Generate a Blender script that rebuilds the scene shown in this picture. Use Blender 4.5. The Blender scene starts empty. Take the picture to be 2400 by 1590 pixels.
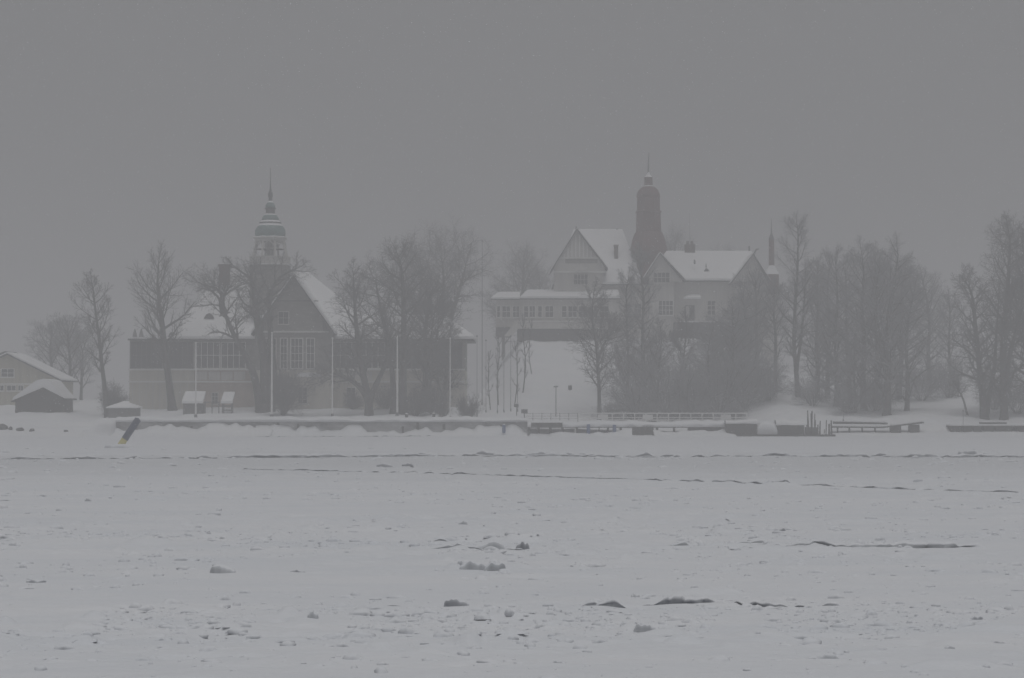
import bpy, bmesh, math, random
import numpy as np
from mathutils import Vector

# ------------------------------------------------------------------ camera
SC = bpy.context.scene
COL = SC.collection
F_PX, CAM_H = 5280.0, 3.5          # focal length in pixels of the 2400 px wide photograph; eye height over the ice
HORIZON = 945.0
PITCH = math.atan((HORIZON - 795.0) / F_PX)
cam_d = bpy.data.cameras.new('camera')
cam_d.sensor_fit = 'HORIZONTAL'
cam_d.sensor_width = 36.0
cam_d.lens = F_PX / 2400.0 * 36.0
cam_d.clip_start, cam_d.clip_end = 0.5, 6000.0
cam = bpy.data.objects.new('camera', cam_d)
COL.objects.link(cam)
cam.location = (0, 0, CAM_H)
cam.rotation_euler = (math.radians(90) + PITCH, 0, 0)
SC.camera = cam

# ------------------------------------------------------------------ sky, sun, exposure
SUN_EL, SUN_AZ = math.radians(74), math.radians(165)     # azimuth from +Y
w = bpy.data.worlds.new('World')
SC.world = w
w.use_nodes = True
nt = w.node_tree
nt.nodes.clear()
sky = nt.nodes.new('ShaderNodeTexSky')
sky.sky_type = 'NISHITA'
sky.sun_disc = False
sky.sun_elevation = SUN_EL
sky.sun_rotation = SUN_AZ
sky.air_density, sky.dust_density, sky.ozone_density = 1.0, 4.0, 1.0
hs = nt.nodes.new('ShaderNodeHueSaturation')
hs.inputs['Saturation'].default_value = 0.05
mixw = nt.nodes.new('ShaderNodeMix')
mixw.data_type = 'RGBA'
mixw.inputs[0].default_value = 0.86                      # the closed cloud deck
mixw.inputs[7].default_value = (1.66, 1.67, 1.735, 1)
bg = nt.nodes.new('ShaderNodeBackground')
bg.inputs['Strength'].default_value = 0.1
wo = nt.nodes.new('ShaderNodeOutputWorld')
nt.links.new(sky.outputs[0], hs.inputs['Color'])
nt.links.new(hs.outputs[0], mixw.inputs[6])
nt.links.new(mixw.outputs[2], bg.inputs['Color'])
nt.links.new(bg.outputs[0], wo.inputs['Surface'])
sun_d = bpy.data.lights.new('sun', 'SUN')
sun_d.energy = 0.86
sun_d.angle = math.radians(40)
sun_d.color = (1.0, 0.985, 0.965)
sun = bpy.data.objects.new('sun', sun_d)
COL.objects.link(sun)
_sd = Vector((math.sin(SUN_AZ) * math.cos(SUN_EL), math.cos(SUN_AZ) * math.cos(SUN_EL), math.sin(SUN_EL)))
sun.rotation_euler = _sd.to_track_quat('Z', 'Y').to_euler()
sun.location = (0, 200, 300)
SC.view_settings.view_transform = 'Standard'
SC.view_settings.look = 'None'
SC.view_settings.exposure = 0.0
SC.view_settings.gamma = 1.0
SC.view_settings.use_curve_mapping = False
SC.render.engine = 'CYCLES'
cy = SC.cycles
cy.max_bounces, cy.diffuse_bounces, cy.glossy_bounces = 6, 3, 2
cy.transmission_bounces, cy.volume_bounces, cy.transparent_max_bounces = 2, 4, 8
cy.use_denoising = True
cy.sample_clamp_indirect = 4.0
SC.render.film_transparent = False

# ------------------------------------------------------------------ pixels and metres
CP, SP = math.cos(PITCH), math.sin(PITCH)
def PX(x, y, D):
    """point seen at pixel (x, y) of the 2400x1590 photograph, at distance D along the view"""
    dy = F_PX * CP + (y - 795.0) * SP
    dz = F_PX * SP - (y - 795.0) * CP
    return ((x - 1200.0) / dy * D, D, CAM_H + dz / dy * D)
def XM(x, D, y=900): return PX(x, y, D)[0]
def ZM(y, D): return PX(1200, y, D)[2]
def ICE(x, y, z=0.0):
    """point on the ice under pixel (x, y)"""
    dy = F_PX * CP + (y - 795.0) * SP
    dz = F_PX * SP - (y - 795.0) * CP
    D = (z - CAM_H) * dy / dz
    return ((x - 1200.0) / dy * D, D, z)

# ------------------------------------------------------------------ noise
def _hash(ix, iy, seed):
    n = (ix * 374761393 + iy * 668265263 + seed * 1442695041).astype(np.int64) & 0xffffffff
    n = ((n ^ (n >> 13)) * 1274126177) & 0xffffffff
    n = n ^ (n >> 16)
    return (n & 0xffff).astype(np.float64) / 65535.0
def vnoise(x, y, seed=0):
    x = np.asarray(x, float); y = np.asarray(y, float)
    fx, fy = np.floor(x), np.floor(y)
    ix, iy = fx.astype(np.int64), fy.astype(np.int64)
    u, v = x - fx, y - fy
    u = u * u * (3 - 2 * u); v = v * v * (3 - 2 * v)
    a, b = _hash(ix, iy, seed), _hash(ix + 1, iy, seed)
    c, d = _hash(ix, iy + 1, seed), _hash(ix + 1, iy + 1, seed)
    return (a + (b - a) * u) * (1 - v) + (c + (d - c) * u) * v - 0.5
def sstep(a, b, t):
    t = np.clip((t - a) / (b - a), 0, 1)
    return t * t * (3 - 2 * t)

# ------------------------------------------------------------------ materials
def mat(name, col, rough=0.8, var=0.12, scale=1.5, bump=0.0, bscale=20.0, stretch=(1, 1, 1), col2=None, spec=0.3):
    m = bpy.data.materials.new(name)
    m.use_nodes = True
    t = m.node_tree
    b = t.nodes['Principled BSDF']
    b.inputs['Roughness'].default_value = rough
    b.inputs['Specular IOR Level'].default_value = spec
    geo = t.nodes.new('ShaderNodeNewGeometry')
    mp = t.nodes.new('ShaderNodeMapping')
    mp.inputs['Scale'].default_value = stretch
    t.links.new(geo.outputs['Position'], mp.inputs['Vector'])
    n = t.nodes.new('ShaderNodeTexNoise')
    n.inputs['Scale'].default_value = scale
    n.inputs['Detail'].default_value = 5
    n.inputs['Roughness'].default_value = 0.65
    t.links.new(mp.outputs[0], n.inputs['Vector'])
    r = t.nodes.new('ShaderNodeValToRGB')
    c2 = col2 or tuple(c * (1 - 2 * var) for c in col)
    r.color_ramp.elements[0].position, r.color_ramp.elements[1].position = 0.3, 0.7
    r.color_ramp.elements[0].color = (*c2, 1)
    r.color_ramp.elements[1].color = (*[min(1, c * (1 + var)) for c in col], 1)
    t.links.new(n.outputs['Fac'], r.inputs[0])
    t.links.new(r.outputs[0], b.inputs['Base Color'])
    if bump:
        n2 = t.nodes.new('ShaderNodeTexNoise')
        n2.inputs['Scale'].default_value = bscale
        n2.inputs['Detail'].default_value = 4
        t.links.new(mp.outputs[0], n2.inputs['Vector'])
        bp = t.nodes.new('ShaderNodeBump')
        bp.inputs['Strength'].default_value = 1.0
        bp.inputs['Distance'].default_value = bump
        t.links.new(n2.outputs['Fac'], bp.inputs['Height'])
        t.links.new(bp.outputs[0], b.inputs['Normal'])
    return m

def snow_material(name, col, ice=(0.30, 0.33, 0.36), lo=0.25, hi=0.72, bump=0.02, channel=None):
    """snow lying on flat places; steep faces turn to darker grey ice, with their shade painted in"""
    m = bpy.data.materials.new(name)
    m.use_nodes = True
    t = m.node_tree
    b = t.nodes['Principled BSDF']
    b.inputs['Roughness'].default_value = 0.75
    b.inputs['Specular IOR Level'].default_value = 0.15
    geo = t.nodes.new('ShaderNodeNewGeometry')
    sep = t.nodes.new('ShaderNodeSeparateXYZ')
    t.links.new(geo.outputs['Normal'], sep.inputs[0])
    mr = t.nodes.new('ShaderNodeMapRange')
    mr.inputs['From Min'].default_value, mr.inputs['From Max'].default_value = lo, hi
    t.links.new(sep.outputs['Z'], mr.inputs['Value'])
    mp = t.nodes.new('ShaderNodeMapping')
    mp.inputs['Scale'].default_value = (0.35, 1.0, 1.0)
    t.links.new(geo.outputs['Position'], mp.inputs[0])
    n = t.nodes.new('ShaderNodeTexNoise')
    n.inputs['Scale'].default_value = 0.35
    n.inputs['Detail'].default_value = 8
    n.inputs['Roughness'].default_value = 0.7
    t.links.new(mp.outputs[0], n.inputs['Vector'])
    r = t.nodes.new('ShaderNodeValToRGB')
    r.color_ramp.elements[0].position, r.color_ramp.elements[1].position = 0.35, 0.62
    r.color_ramp.elements[0].color = (col[0] * 0.93, col[1] * 0.945, col[2] * 0.96, 1)
    r.color_ramp.elements[1].color = (*col, 1)
    t.links.new(n.outputs['Fac'], r.inputs[0])
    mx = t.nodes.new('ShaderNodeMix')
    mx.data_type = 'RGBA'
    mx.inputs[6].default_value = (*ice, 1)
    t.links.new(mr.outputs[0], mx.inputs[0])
    top = r.outputs[0]
    if channel:
        sp2 = t.nodes.new('ShaderNodeSeparateXYZ'); t.links.new(geo.outputs['Position'], sp2.inputs[0])
        nz = t.nodes.new('ShaderNodeTexNoise'); nz.inputs['Scale'].default_value = 0.12; nz.inputs['Detail'].default_value = 6
        t.links.new(mp.outputs[0], nz.inputs['Vector'])
        wob = t.nodes.new('ShaderNodeMath'); wob.operation = 'MULTIPLY_ADD'; wob.inputs[1].default_value = 44.0
        t.links.new(nz.outputs['Fac'], wob.inputs[0]); t.links.new(sp2.outputs['Y'], wob.inputs[2])
        band = t.nodes.new('ShaderNodeValToRGB')
        e = band.color_ramp.elements
        e[0].position, e[0].color = channel[0] / 300, (0, 0, 0, 1)
        e[1].position, e[1].color = channel[1] / 300, (1, 1, 1, 1)
        for p_, c_ in ((channel[2] / 300, 1), (channel[3] / 300, 0)):
            q_ = e.new(p_); q_.color = (c_, c_, c_, 1)
        dv = t.nodes.new('ShaderNodeMath'); dv.operation = 'DIVIDE'; dv.inputs[1].default_value = 300.0
        t.links.new(wob.outputs[0], dv.inputs[0]); t.links.new(dv.outputs[0], band.inputs[0])
        m3 = t.nodes.new('ShaderNodeMix'); m3.data_type = 'RGBA'; m3.inputs[7].default_value = (0.60, 0.615, 0.64, 1)
        f3 = t.nodes.new('ShaderNodeMath'); f3.operation = 'MULTIPLY'; f3.inputs[1].default_value = 0.5
        t.links.new(band.outputs[0], f3.inputs[0]); t.links.new(f3.outputs[0], m3.inputs[0]); t.links.new(top, m3.inputs[6])
        top = m3.outputs[2]
    t.links.new(top, mx.inputs[7])
    t.links.new(mx.outputs[2], b.inputs['Base Color'])
    n2 = t.nodes.new('ShaderNodeTexNoise')
    n2.inputs['Scale'].default_value = 5.0
    n2.inputs['Detail'].default_value = 6
    n2.inputs['Roughness'].default_value = 0.6
    t.links.new(mp.outputs[0], n2.inputs['Vector'])
    bp = t.nodes.new('ShaderNodeBump')
    bp.inputs['Strength'].default_value = 1.0
    bp.inputs['Distance'].default_value = bump
    t.links.new(n2.outputs['Fac'], bp.inputs['Height'])
    t.links.new(bp.outputs[0], b.inputs['Normal'])
    return m

SNOW_C = (0.80, 0.815, 0.845)
M = dict(
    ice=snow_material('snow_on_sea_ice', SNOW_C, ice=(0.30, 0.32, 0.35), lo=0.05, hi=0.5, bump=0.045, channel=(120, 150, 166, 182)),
    shadedice=snow_material('ice_with_shaded_fronts', SNOW_C, ice=(0.085, 0.095, 0.115), lo=-0.05, hi=0.72, bump=0.02),  # shade of fronts and hollows is put into this dark tone
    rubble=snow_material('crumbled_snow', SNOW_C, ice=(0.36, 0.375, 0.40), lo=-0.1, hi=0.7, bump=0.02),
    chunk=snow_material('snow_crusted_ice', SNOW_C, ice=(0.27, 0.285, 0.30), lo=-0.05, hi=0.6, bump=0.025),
    land=snow_material('snow_on_land', (0.82, 0.83, 0.85), ice=(0.62, 0.63, 0.65), lo=0.1, hi=0.6, bump=0.05),
    snow=mat('roof_snow', (0.82, 0.825, 0.84), 0.8, 0.02, 0.8, 0.04, 1.5),
    cream=mat('cream_boarding', (0.58, 0.555, 0.485), 0.8, 0.08, 0.6, 0.02, 6.0, (3, 3, 0.3)),
    brick=mat('rendered_brick', (0.50, 0.42, 0.36), 0.9, 0.12, 0.8),
    shingle=mat('grey_shingle', (0.27, 0.265, 0.25), 0.9, 0.15, 0.9, 0.03, 4.0, (1, 1, 3)),
    white=mat('white_paint', (0.74, 0.74, 0.72), 0.6, 0.05, 1.5),
    offwhite=mat('weathered_white_boards', (0.58, 0.57, 0.545), 0.75, 0.08, 1.2, 0.015, 8.0, (4, 4, 0.3)),
    glass=mat('window_glass', (0.05, 0.054, 0.06), 0.12, 0.2, 0.5, spec=0.5),
    shade=mat('dark_boarding', (0.10, 0.10, 0.105), 0.85, 0.15, 1.0),
    roof=mat('dark_roof_sheet', (0.07, 0.07, 0.075), 0.7, 0.15, 1.0),
    copper=mat('green_copper', (0.10, 0.19, 0.18), 0.6, 0.15, 1.2),
    redroof=mat('oxblood_sheet_metal', (0.115, 0.042, 0.040), 0.65, 0.15, 1.0),
    brickdark=mat('chimney_brick', (0.11, 0.075, 0.065), 0.9, 0.2, 3.0),
    stone=mat('dark_granite', (0.085, 0.085, 0.09), 0.9, 0.2, 1.4, 0.05, 2.5),
    frosted=mat('frosted_quay_timber', (0.50, 0.505, 0.51), 0.9, 0.06, 0.55, 0.05, 3.0, (0.8, 1, 2.2), col2=(0.12, 0.12, 0.12)),
    timber=mat('wet_dark_timber', (0.06, 0.057, 0.053), 0.85, 0.2, 3.0),
    greywood=mat('grey_timber', (0.17, 0.17, 0.17), 0.85, 0.12, 2.0, 0.01, 12, (4, 4, 0.4)),
    bark=mat('dark_bark', (0.085, 0.082, 0.080), 0.9, 0.25, 2.0, 0.03, 8, (1, 1, 0.3)),
    twig=mat('bare_twigs', (0.13, 0.13, 0.132), 0.9, 0.1, 1.0),
    birch=mat('birch_bark', (0.13, 0.125, 0.12), 0.85, 0.25, 2.0),
    frosttwig=mat('frosted_twigs', (0.27, 0.275, 0.285), 0.9, 0.1, 1.0),
    metal=mat('galvanised_metal', (0.16, 0.165, 0.17), 0.5, 0.08, 2.0),
    polewhite=mat('white_flagpole_paint', (0.80, 0.80, 0.79), 0.5, 0.03, 2.0),
    navy=mat('navy_blue_paint', (0.026, 0.042, 0.10), 0.6, 0.2, 3.0),
    yellow=mat('yellow_paint', (0.62, 0.55, 0.16), 0.6, 0.12, 3.0),
    blue=mat('blue_plastic', (0.025, 0.09, 0.26), 0.5, 0.1, 3.0),
    ochre=mat('pale_yellow_boards', (0.50, 0.475, 0.385), 0.8, 0.1, 0.8, 0.015, 6, (3, 3, 0.3)),
    flake=mat('snowflake', (0.85, 0.86, 0.88), 0.8, 0.0, 1.0),
)

# ------------------------------------------------------------------ scene graph helpers
def tag(o, label=None, cat=None, group=None, kind=None):
    if label: o['label'] = label
    if cat: o['category'] = cat
    if group: o['group'] = group
    if kind: o['kind'] = kind
    return o
def thing(name, loc, label, cat, group=None):
    o = bpy.data.objects.new(name, None)
    o.empty_display_size = 0.3
    COL.objects.link(o)
    o.location = loc
    return tag(o, label, cat, group)
def obj_from(name, me, material, parent=None, loc=(0, 0, 0)):
    o = bpy.data.objects.new(name, me)
    COL.objects.link(o)
    if material is not None and not me.materials: me.materials.append(material)
    o.parent = parent
    o.location = loc
    return o
def root_of(o):
    while o is not None and o.parent is not None: o = o.parent
    return o

class MB:
    """collects faces in world metres, then links them as one mesh under a parent"""
    def __init__(s): s.v, s.f = [], []
    def add(s, vs, fs):
        n = len(s.v); s.v += [tuple(p) for p in vs]; s.f += [tuple(i + n for i in q) for q in fs]; return s
    def box(s, x0, x1, y0, y1, z0, z1):
        vs = [(x, y, z) for z in (z0, z1) for y in (y0, y1) for x in (x0, x1)]
        return s.add(vs, [(0, 2, 3, 1), (4, 5, 7, 6), (0, 1, 5, 4), (2, 6, 7, 3), (0, 4, 6, 2), (1, 3, 7, 5)])
    def pbox(s, x0, x1, y0, y1, D, depth):
        """box whose front face spans pixels x0..x1, y0..y1 at distance D"""
        return s.box(XM(x0, D, y1), XM(x1, D, y1), D, D + depth, ZM(y1, D), ZM(y0, D))
    def prism(s, poly, D0, D1):
        """outline in (X, Z) metres extruded from depth D0 to D1"""
        n = len(poly)
        vs = [(x, D0, z) for x, z in poly] + [(x, D1, z) for x, z in poly]
        fs = [tuple(range(n)), tuple(range(2 * n - 1, n - 1, -1))] + [(i, i + n, (i + 1) % n + n, (i + 1) % n) for i in range(n)]
        return s.add(vs, fs)
    def tube(s, p0, p1, r0, r1=None, n=8):
        r1 = r0 if r1 is None else r1
        a, b = Vector(p0), Vector(p1)
        d = (b - a).normalized()
        u = d.orthogonal().normalized(); v = d.cross(u)
        vs = []
        for c, r in ((a, r0), (b, r1)):
            for i in range(n):
                t = 2 * math.pi * i / n
                vs.append(c + u * (r * math.cos(t)) + v * (r * math.sin(t)))
        fs = [(i, (i + 1) % n, (i + 1) % n + n, i + n) for i in range(n)] + [tuple(range(n - 1, -1, -1)), tuple(range(n, 2 * n))]
        return s.add(vs, fs)
    def lathe(s, cx, cy, prof, n=16, rot=0.0):
        vs, fs = [], []
        for r, z in prof:
            for i in range(n):
                t = 2 * math.pi * i / n + rot
                vs.append((cx + r * math.cos(t), cy + r * math.sin(t), z))
        for k in range(len(prof) - 1):
            for i in range(n):
                j = (i + 1) % n
                fs.append((k * n + i, k * n + j, (k + 1) * n + j, (k + 1) * n + i))
        fs.append(tuple(range(n - 1, -1, -1)))
        fs.append(tuple(range((len(prof) - 1) * n, len(prof) * n)))
        return s.add(vs, fs)
    def hip(s, b0, b1, z0, r0, r1, zr, th=0.0):
        """hip/gable roof body: base rectangle corner b0-b1 at z0, ridge from r0 to r1 at zr"""
        (x0, y0), (x1, y1) = b0, b1
        vs = [(x0, y0, z0), (x1, y0, z0), (x1, y1, z0), (x0, y1, z0), (*r0, zr), (*r1, zr)]
        fs = [(3, 2, 1, 0), (0, 1, 5, 4), (2, 3, 4, 5), (3, 0, 4), (1, 2, 5)]
        if th:
            vs = [(x, y, z + th) for x, y, z in vs] + [(x0, y0, z0), (x1, y0, z0), (x1, y1, z0), (x0, y1, z0)]
            fs = [(0, 1, 5, 4), (2, 3, 4, 5), (3, 0, 4), (1, 2, 5), (9, 8, 7, 6), (6, 7, 1, 0), (7, 8, 2, 1), (8, 9, 3, 2), (9, 6, 0, 3)]
        return s.add(vs, fs)
    def build(s, name, material, parent=None, smooth=False, label=None):
        base = Vector(root_of(parent).location) if parent is not None else Vector((0, 0, 0))
        me = bpy.data.meshes.new(name)
        me.from_pydata([tuple(Vector(p) - base) for p in s.v], [], s.f)
        me.update()
        bm = bmesh.new(); bm.from_mesh(me)
        bmesh.ops.recalc_face_normals(bm, faces=bm.faces)
        bm.to_mesh(me); bm.free()
        if smooth: me.polygons.foreach_set('use_smooth', [True] * len(me.polygons))
        o = obj_from(name, me, material, parent)
        if label: o['label'] = label
        return o
def solo(name, mb, material, base, label, cat, group=None, smooth=False):
    """a thing that is one mesh, with its origin at its base"""
    me = bpy.data.meshes.new(name)
    me.from_pydata([tuple(Vector(p) - Vector(base)) for p in mb.v], [], mb.f)
    me.update()
    bm = bmesh.new(); bm.from_mesh(me); bmesh.ops.recalc_face_normals(bm, faces=bm.faces); bm.to_mesh(me); bm.free()
    if smooth: me.polygons.foreach_set('use_smooth', [True] * len(me.polygons))
    return tag(obj_from(name, me, material, None, base), label, cat, group)
def np_mesh(name, V, Fq, smooth=True):
    """mesh from numpy vertices and an (n, 3 or 4) face array"""
    me = bpy.data.meshes.new(name)
    k = Fq.shape[1]
    me.vertices.add(len(V)); me.vertices.foreach_set('co', np.ascontiguousarray(V, np.float32).ravel())
    me.loops.add(Fq.size); me.loops.foreach_set('vertex_index', np.ascontiguousarray(Fq, np.int32).ravel())
    me.polygons.add(len(Fq)); me.polygons.foreach_set('loop_start', np.arange(0, Fq.size, k, dtype=np.int32))
    if smooth: me.polygons.foreach_set('use_smooth', np.ones(len(Fq), bool))
    me.update(calc_edges=True)
    me.validate()
    return me
def grid_faces(nr, nc):
    i = np.arange((nr - 1))[:, None] * nc + np.arange(nc - 1)[None, :]
    return np.stack([i, i + 1, i + nc + 1, i + nc], -1).reshape(-1, 4)
_unit = {}
def unit_box(material):
    """shared unit cube (0..1) for alike pieces"""
    if material.name not in _unit:
        mb = MB().box(0, 1, 0, 1, 0, 1)
        me = bpy.data.meshes.new('piece_' + material.name)
        me.from_pydata(mb.v, [], mb.f); me.update(); me.materials.append(material)
        _unit[material.name] = me
    return _unit[material.name]
def piece(name, material, parent, x0, x1, y0, y1, z0, z1):
    base = Vector(root_of(parent).location)
    o = bpy.data.objects.new(name, unit_box(material))
    COL.objects.link(o)
    o.parent = parent
    o.location = Vector((x0, y0, z0)) - base
    o.scale = (x1 - x0, y1 - y0, z1 - z0)
    return o
def window(parent, x0, x1, y0, y1, D, cols, rows, frame=None, fw=0.09, bar=0.05, name='window', split=None, sill=True):
    """framed window on a wall at depth D; x/y in pixels; every pane its own sub-part"""
    frame = frame or M['white']
    X0, X1, Z0, Z1 = XM(x0, D), XM(x1, D), ZM(y1, D), ZM(y0, D)
    yf, yb = D - 0.10, D + 0.02
    mb = MB()
    mb.box(X0, X0 + fw, yf, yb, Z0, Z1).box(X1 - fw, X1, yf, yb, Z0, Z1)
    mb.box(X0 + fw, X1 - fw, yf, yb, Z0, Z0 + fw).box(X0 + fw, X1 - fw, yf, yb, Z1 - fw, Z1)
    xs = [X0 + fw + (X1 - X0 - 2 * fw) * i / cols for i in range(cols + 1)]
    if split: zs = [Z0 + fw] + [Z1 - fw - (Z1 - Z0 - 2 * fw) * s for s in sorted(split, reverse=True)] + [Z1 - fw]
    else: zs = [Z0 + fw + (Z1 - Z0 - 2 * fw) * i / rows for i in range(rows + 1)]
    for xx in xs[1:-1]: mb.box(xx - bar / 2, xx + bar / 2, yf + 0.02, yb, Z0 + fw, Z1 - fw)
    for zz in zs[1:-1]: mb.box(X0 + fw, X1 - fw, yf + 0.025, yb, zz - bar / 2, zz + bar / 2)
    wo = mb.build(name, frame, parent)
    for i in range(len(xs) - 1):
        for j in range(len(zs) - 1):
            piece('pane', M['glass'], wo, xs[i], xs[i + 1], D - 0.055, D - 0.012, zs[j], zs[j + 1])
    if sill:
        MB().box(X0 - 0.08, X1 + 0.08, D - 0.24, D - 0.103, Z0 - 0.07, Z0 - 0.002).build('sill', frame, wo)
    return wo

# ================================================================== THE GROUND
ROWS = [230, 236, 240, 241, 246, 252, 260, 275, 290, 302, 330, 380, 460]
COLS = [-700, 0, 150, 245, 262, 600, 1000, 1090, 1150, 1225, 1240, 1340, 1450, 1580, 1720, 1850, 2000, 2200, 2400, 3100]
_L = [-.6, -.1, .55, .75, 1.6, 2.2, 2.8, 3.5, 3.8, 3.8, 3.4, 2.0, 1.0]
_Q = [-.9, -.9, -.8, 1.72, 2.0, 2.4, 2.9, 3.2, 3.3, 3.3, 3.0, 2.0, 1.0]
_S0 = [-.9, -.9, -.8, 1.72, 2.1, 2.6, 3.4, 4.6, 6.0, 7.5, 8.5, 6.0, 3.0]
_S1 = [-.9, -.9, -.8, 1.72, 2.1, 2.8, 4.4, 7.4, 10.3, 12.0, 12.4, 9.0, 4.0]
_S2 = [-.7, -.2, .25, .35, 1.15, 2.1, 4.5, 7.6, 10.6, 12.3, 12.8, 10.0, 4.0]
_H = [-.7, -.2, .25, .35, 1.10, 1.55, 3.6, 7.3, 10.3, 12.1, 12.8, 10.0, 4.0]
_R1 = [-.7, -.2, .4, .6, 1.9, 2.6, 3.8, 6.0, 8.8, 10.5, 11.2, 9.0, 4.0]
_R2 = [-.7, -.1, .5, .75, 2.0, 2.5, 3.1, 4.4, 5.8, 6.8, 7.5, 7.0, 4.0]
_R3 = [-.7, -.1, .5, .75, 2.0, 2.5, 3.3, 5.2, 6.2, 6.8, 7.2, 7.0, 4.0]
TAB = np.array([_L, _L, _L, _L, _Q, _Q, _Q, _Q, _S0, _S1, _S2, _S2, _H, _H, _H, _R1, _R2, _R3, _R3, _R3])
CX = np.array([(c - 1200) / F_PX * 250 for c in COLS])
RY = np.array(ROWS, float)
def land_z(X, Y):
    X = np.asarray(X, float); Y = np.asarray(Y, float)
    ci = np.clip(np.searchsorted(CX, X) - 1, 0, len(CX) - 2)
    ri = np.clip(np.searchsorted(RY, Y) - 1, 0, len(RY) - 2)
    u = np.clip((X - CX[ci]) / (CX[ci + 1] - CX[ci]), 0, 1)
    v = np.clip((Y - RY[ri]) / (RY[ri + 1] - RY[ri]), 0, 1)
    z = (TAB[ci, ri] * (1 - u) + TAB[ci + 1, ri] * u) * (1 - v) + (TAB[ci, ri + 1] * (1 - u) + TAB[ci + 1, ri + 1] * u) * v
    a = sstep(236, 246, Y)
    z = z + a * (0.55 * vnoise(X / 6.5, Y / 4.0, 3) + 0.28 * vnoise(X / 2.1, Y / 1.6, 5)) + (0.06 + 0.10 * a) * vnoise(X / 0.8, Y / 0.8, 6)
    return z
def GZ(X, Y): return float(land_z(np.array([X]), np.array([Y]))[0])

ys = np.concatenate([np.arange(230, 241, 0.5), [240.7], np.arange(241, 256, 0.3), np.arange(256, 335, 1.2), np.arange(335, 462, 4)])
xs = np.concatenate([np.arange(-150, -64, 4), np.arange(-64, 64, 0.55), np.arange(64, 151, 4)])
gx, gy = np.meshgrid(xs, ys)
V = np.stack([gx, gy, land_z(gx, gy)], -1).reshape(-1, 3)
island = obj_from('island_ground', np_mesh('island_ground', V, grid_faces(len(ys), len(xs))), M['land'])
island['kind'] = 'structure'

# ---- the frozen sea: one sheet, finely modelled where snow relief shows, running out past the island
def ice_z(X, Y):
    near = 1 - sstep(60, 200, Y)
    drift = 0.05 * vnoise(X / 9, Y / 12, 11) + 0.035 * vnoise(X / 2.8, Y / 2.2, 12)
    rough = sstep(-0.08, 0.22, vnoise(X / 14, Y / 7, 13) + 0.35 * vnoise(X / 3, Y / 1.6, 14))
    fine = (0.046 * vnoise(X / 0.55, Y / 0.42, 15) + 0.034 * vnoise(X / 0.24, Y / 0.22, 16)) * (0.32 + 0.9 * rough)
    dents = -0.07 * sstep(0.30, 0.44, vnoise(X / 0.75, Y / 0.6, 17)) * (0.15 + rough)
    lumps = 0.11 * sstep(0.32, 0.46, vnoise(X / 0.62, Y / 0.5, 18)) * (0.05 + rough) * (0.4 + 0.6 * near)
    big = 0.10 * sstep(0.36, 0.48, vnoise(X / 1.9, Y / 1.3, 19))
    far = sstep(235, 260, Y)
    return (drift + fine + dents + lumps + big * (0.3 + near * 0.7)) * (1 - far)
yy = [9.0]
while yy[-1] < 242: yy.append(yy[-1] + 0.060 * max(1.0, (yy[-1] / 26.0)) ** 1.45)
ys = np.array([-900, -400, -150, -60, -20, 0] + yy + [250, 270, 320, 400, 600, 1000, 1480], float)
u = np.linspace(-1, 1, 380)
uu = np.concatenate([[-40, -18, -8, -4, -2, -1.4], u, [1.4, 2, 4, 8, 18, 40]])
half = 7.0 + 0.245 * np.clip(ys, 0, 250)
gx = uu[None, :] * half[:, None]
gx = np.clip(gx, -1150, 1150)
gx[:, 0], gx[:, -1] = -1160, 1160
gy = np.repeat(ys[:, None], len(uu), 1)
fade = (np.abs(uu)[None, :] <= 1.0) * ((gy > 8) & (gy < 245))
gz = ice_z(gx, gy) * fade
V = np.stack([gx, gy, gz], -1).reshape(-1, 3)
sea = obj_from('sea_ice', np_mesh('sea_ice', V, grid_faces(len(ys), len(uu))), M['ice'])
sea['kind'] = 'structure'
print('ice verts', len(V))

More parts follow.
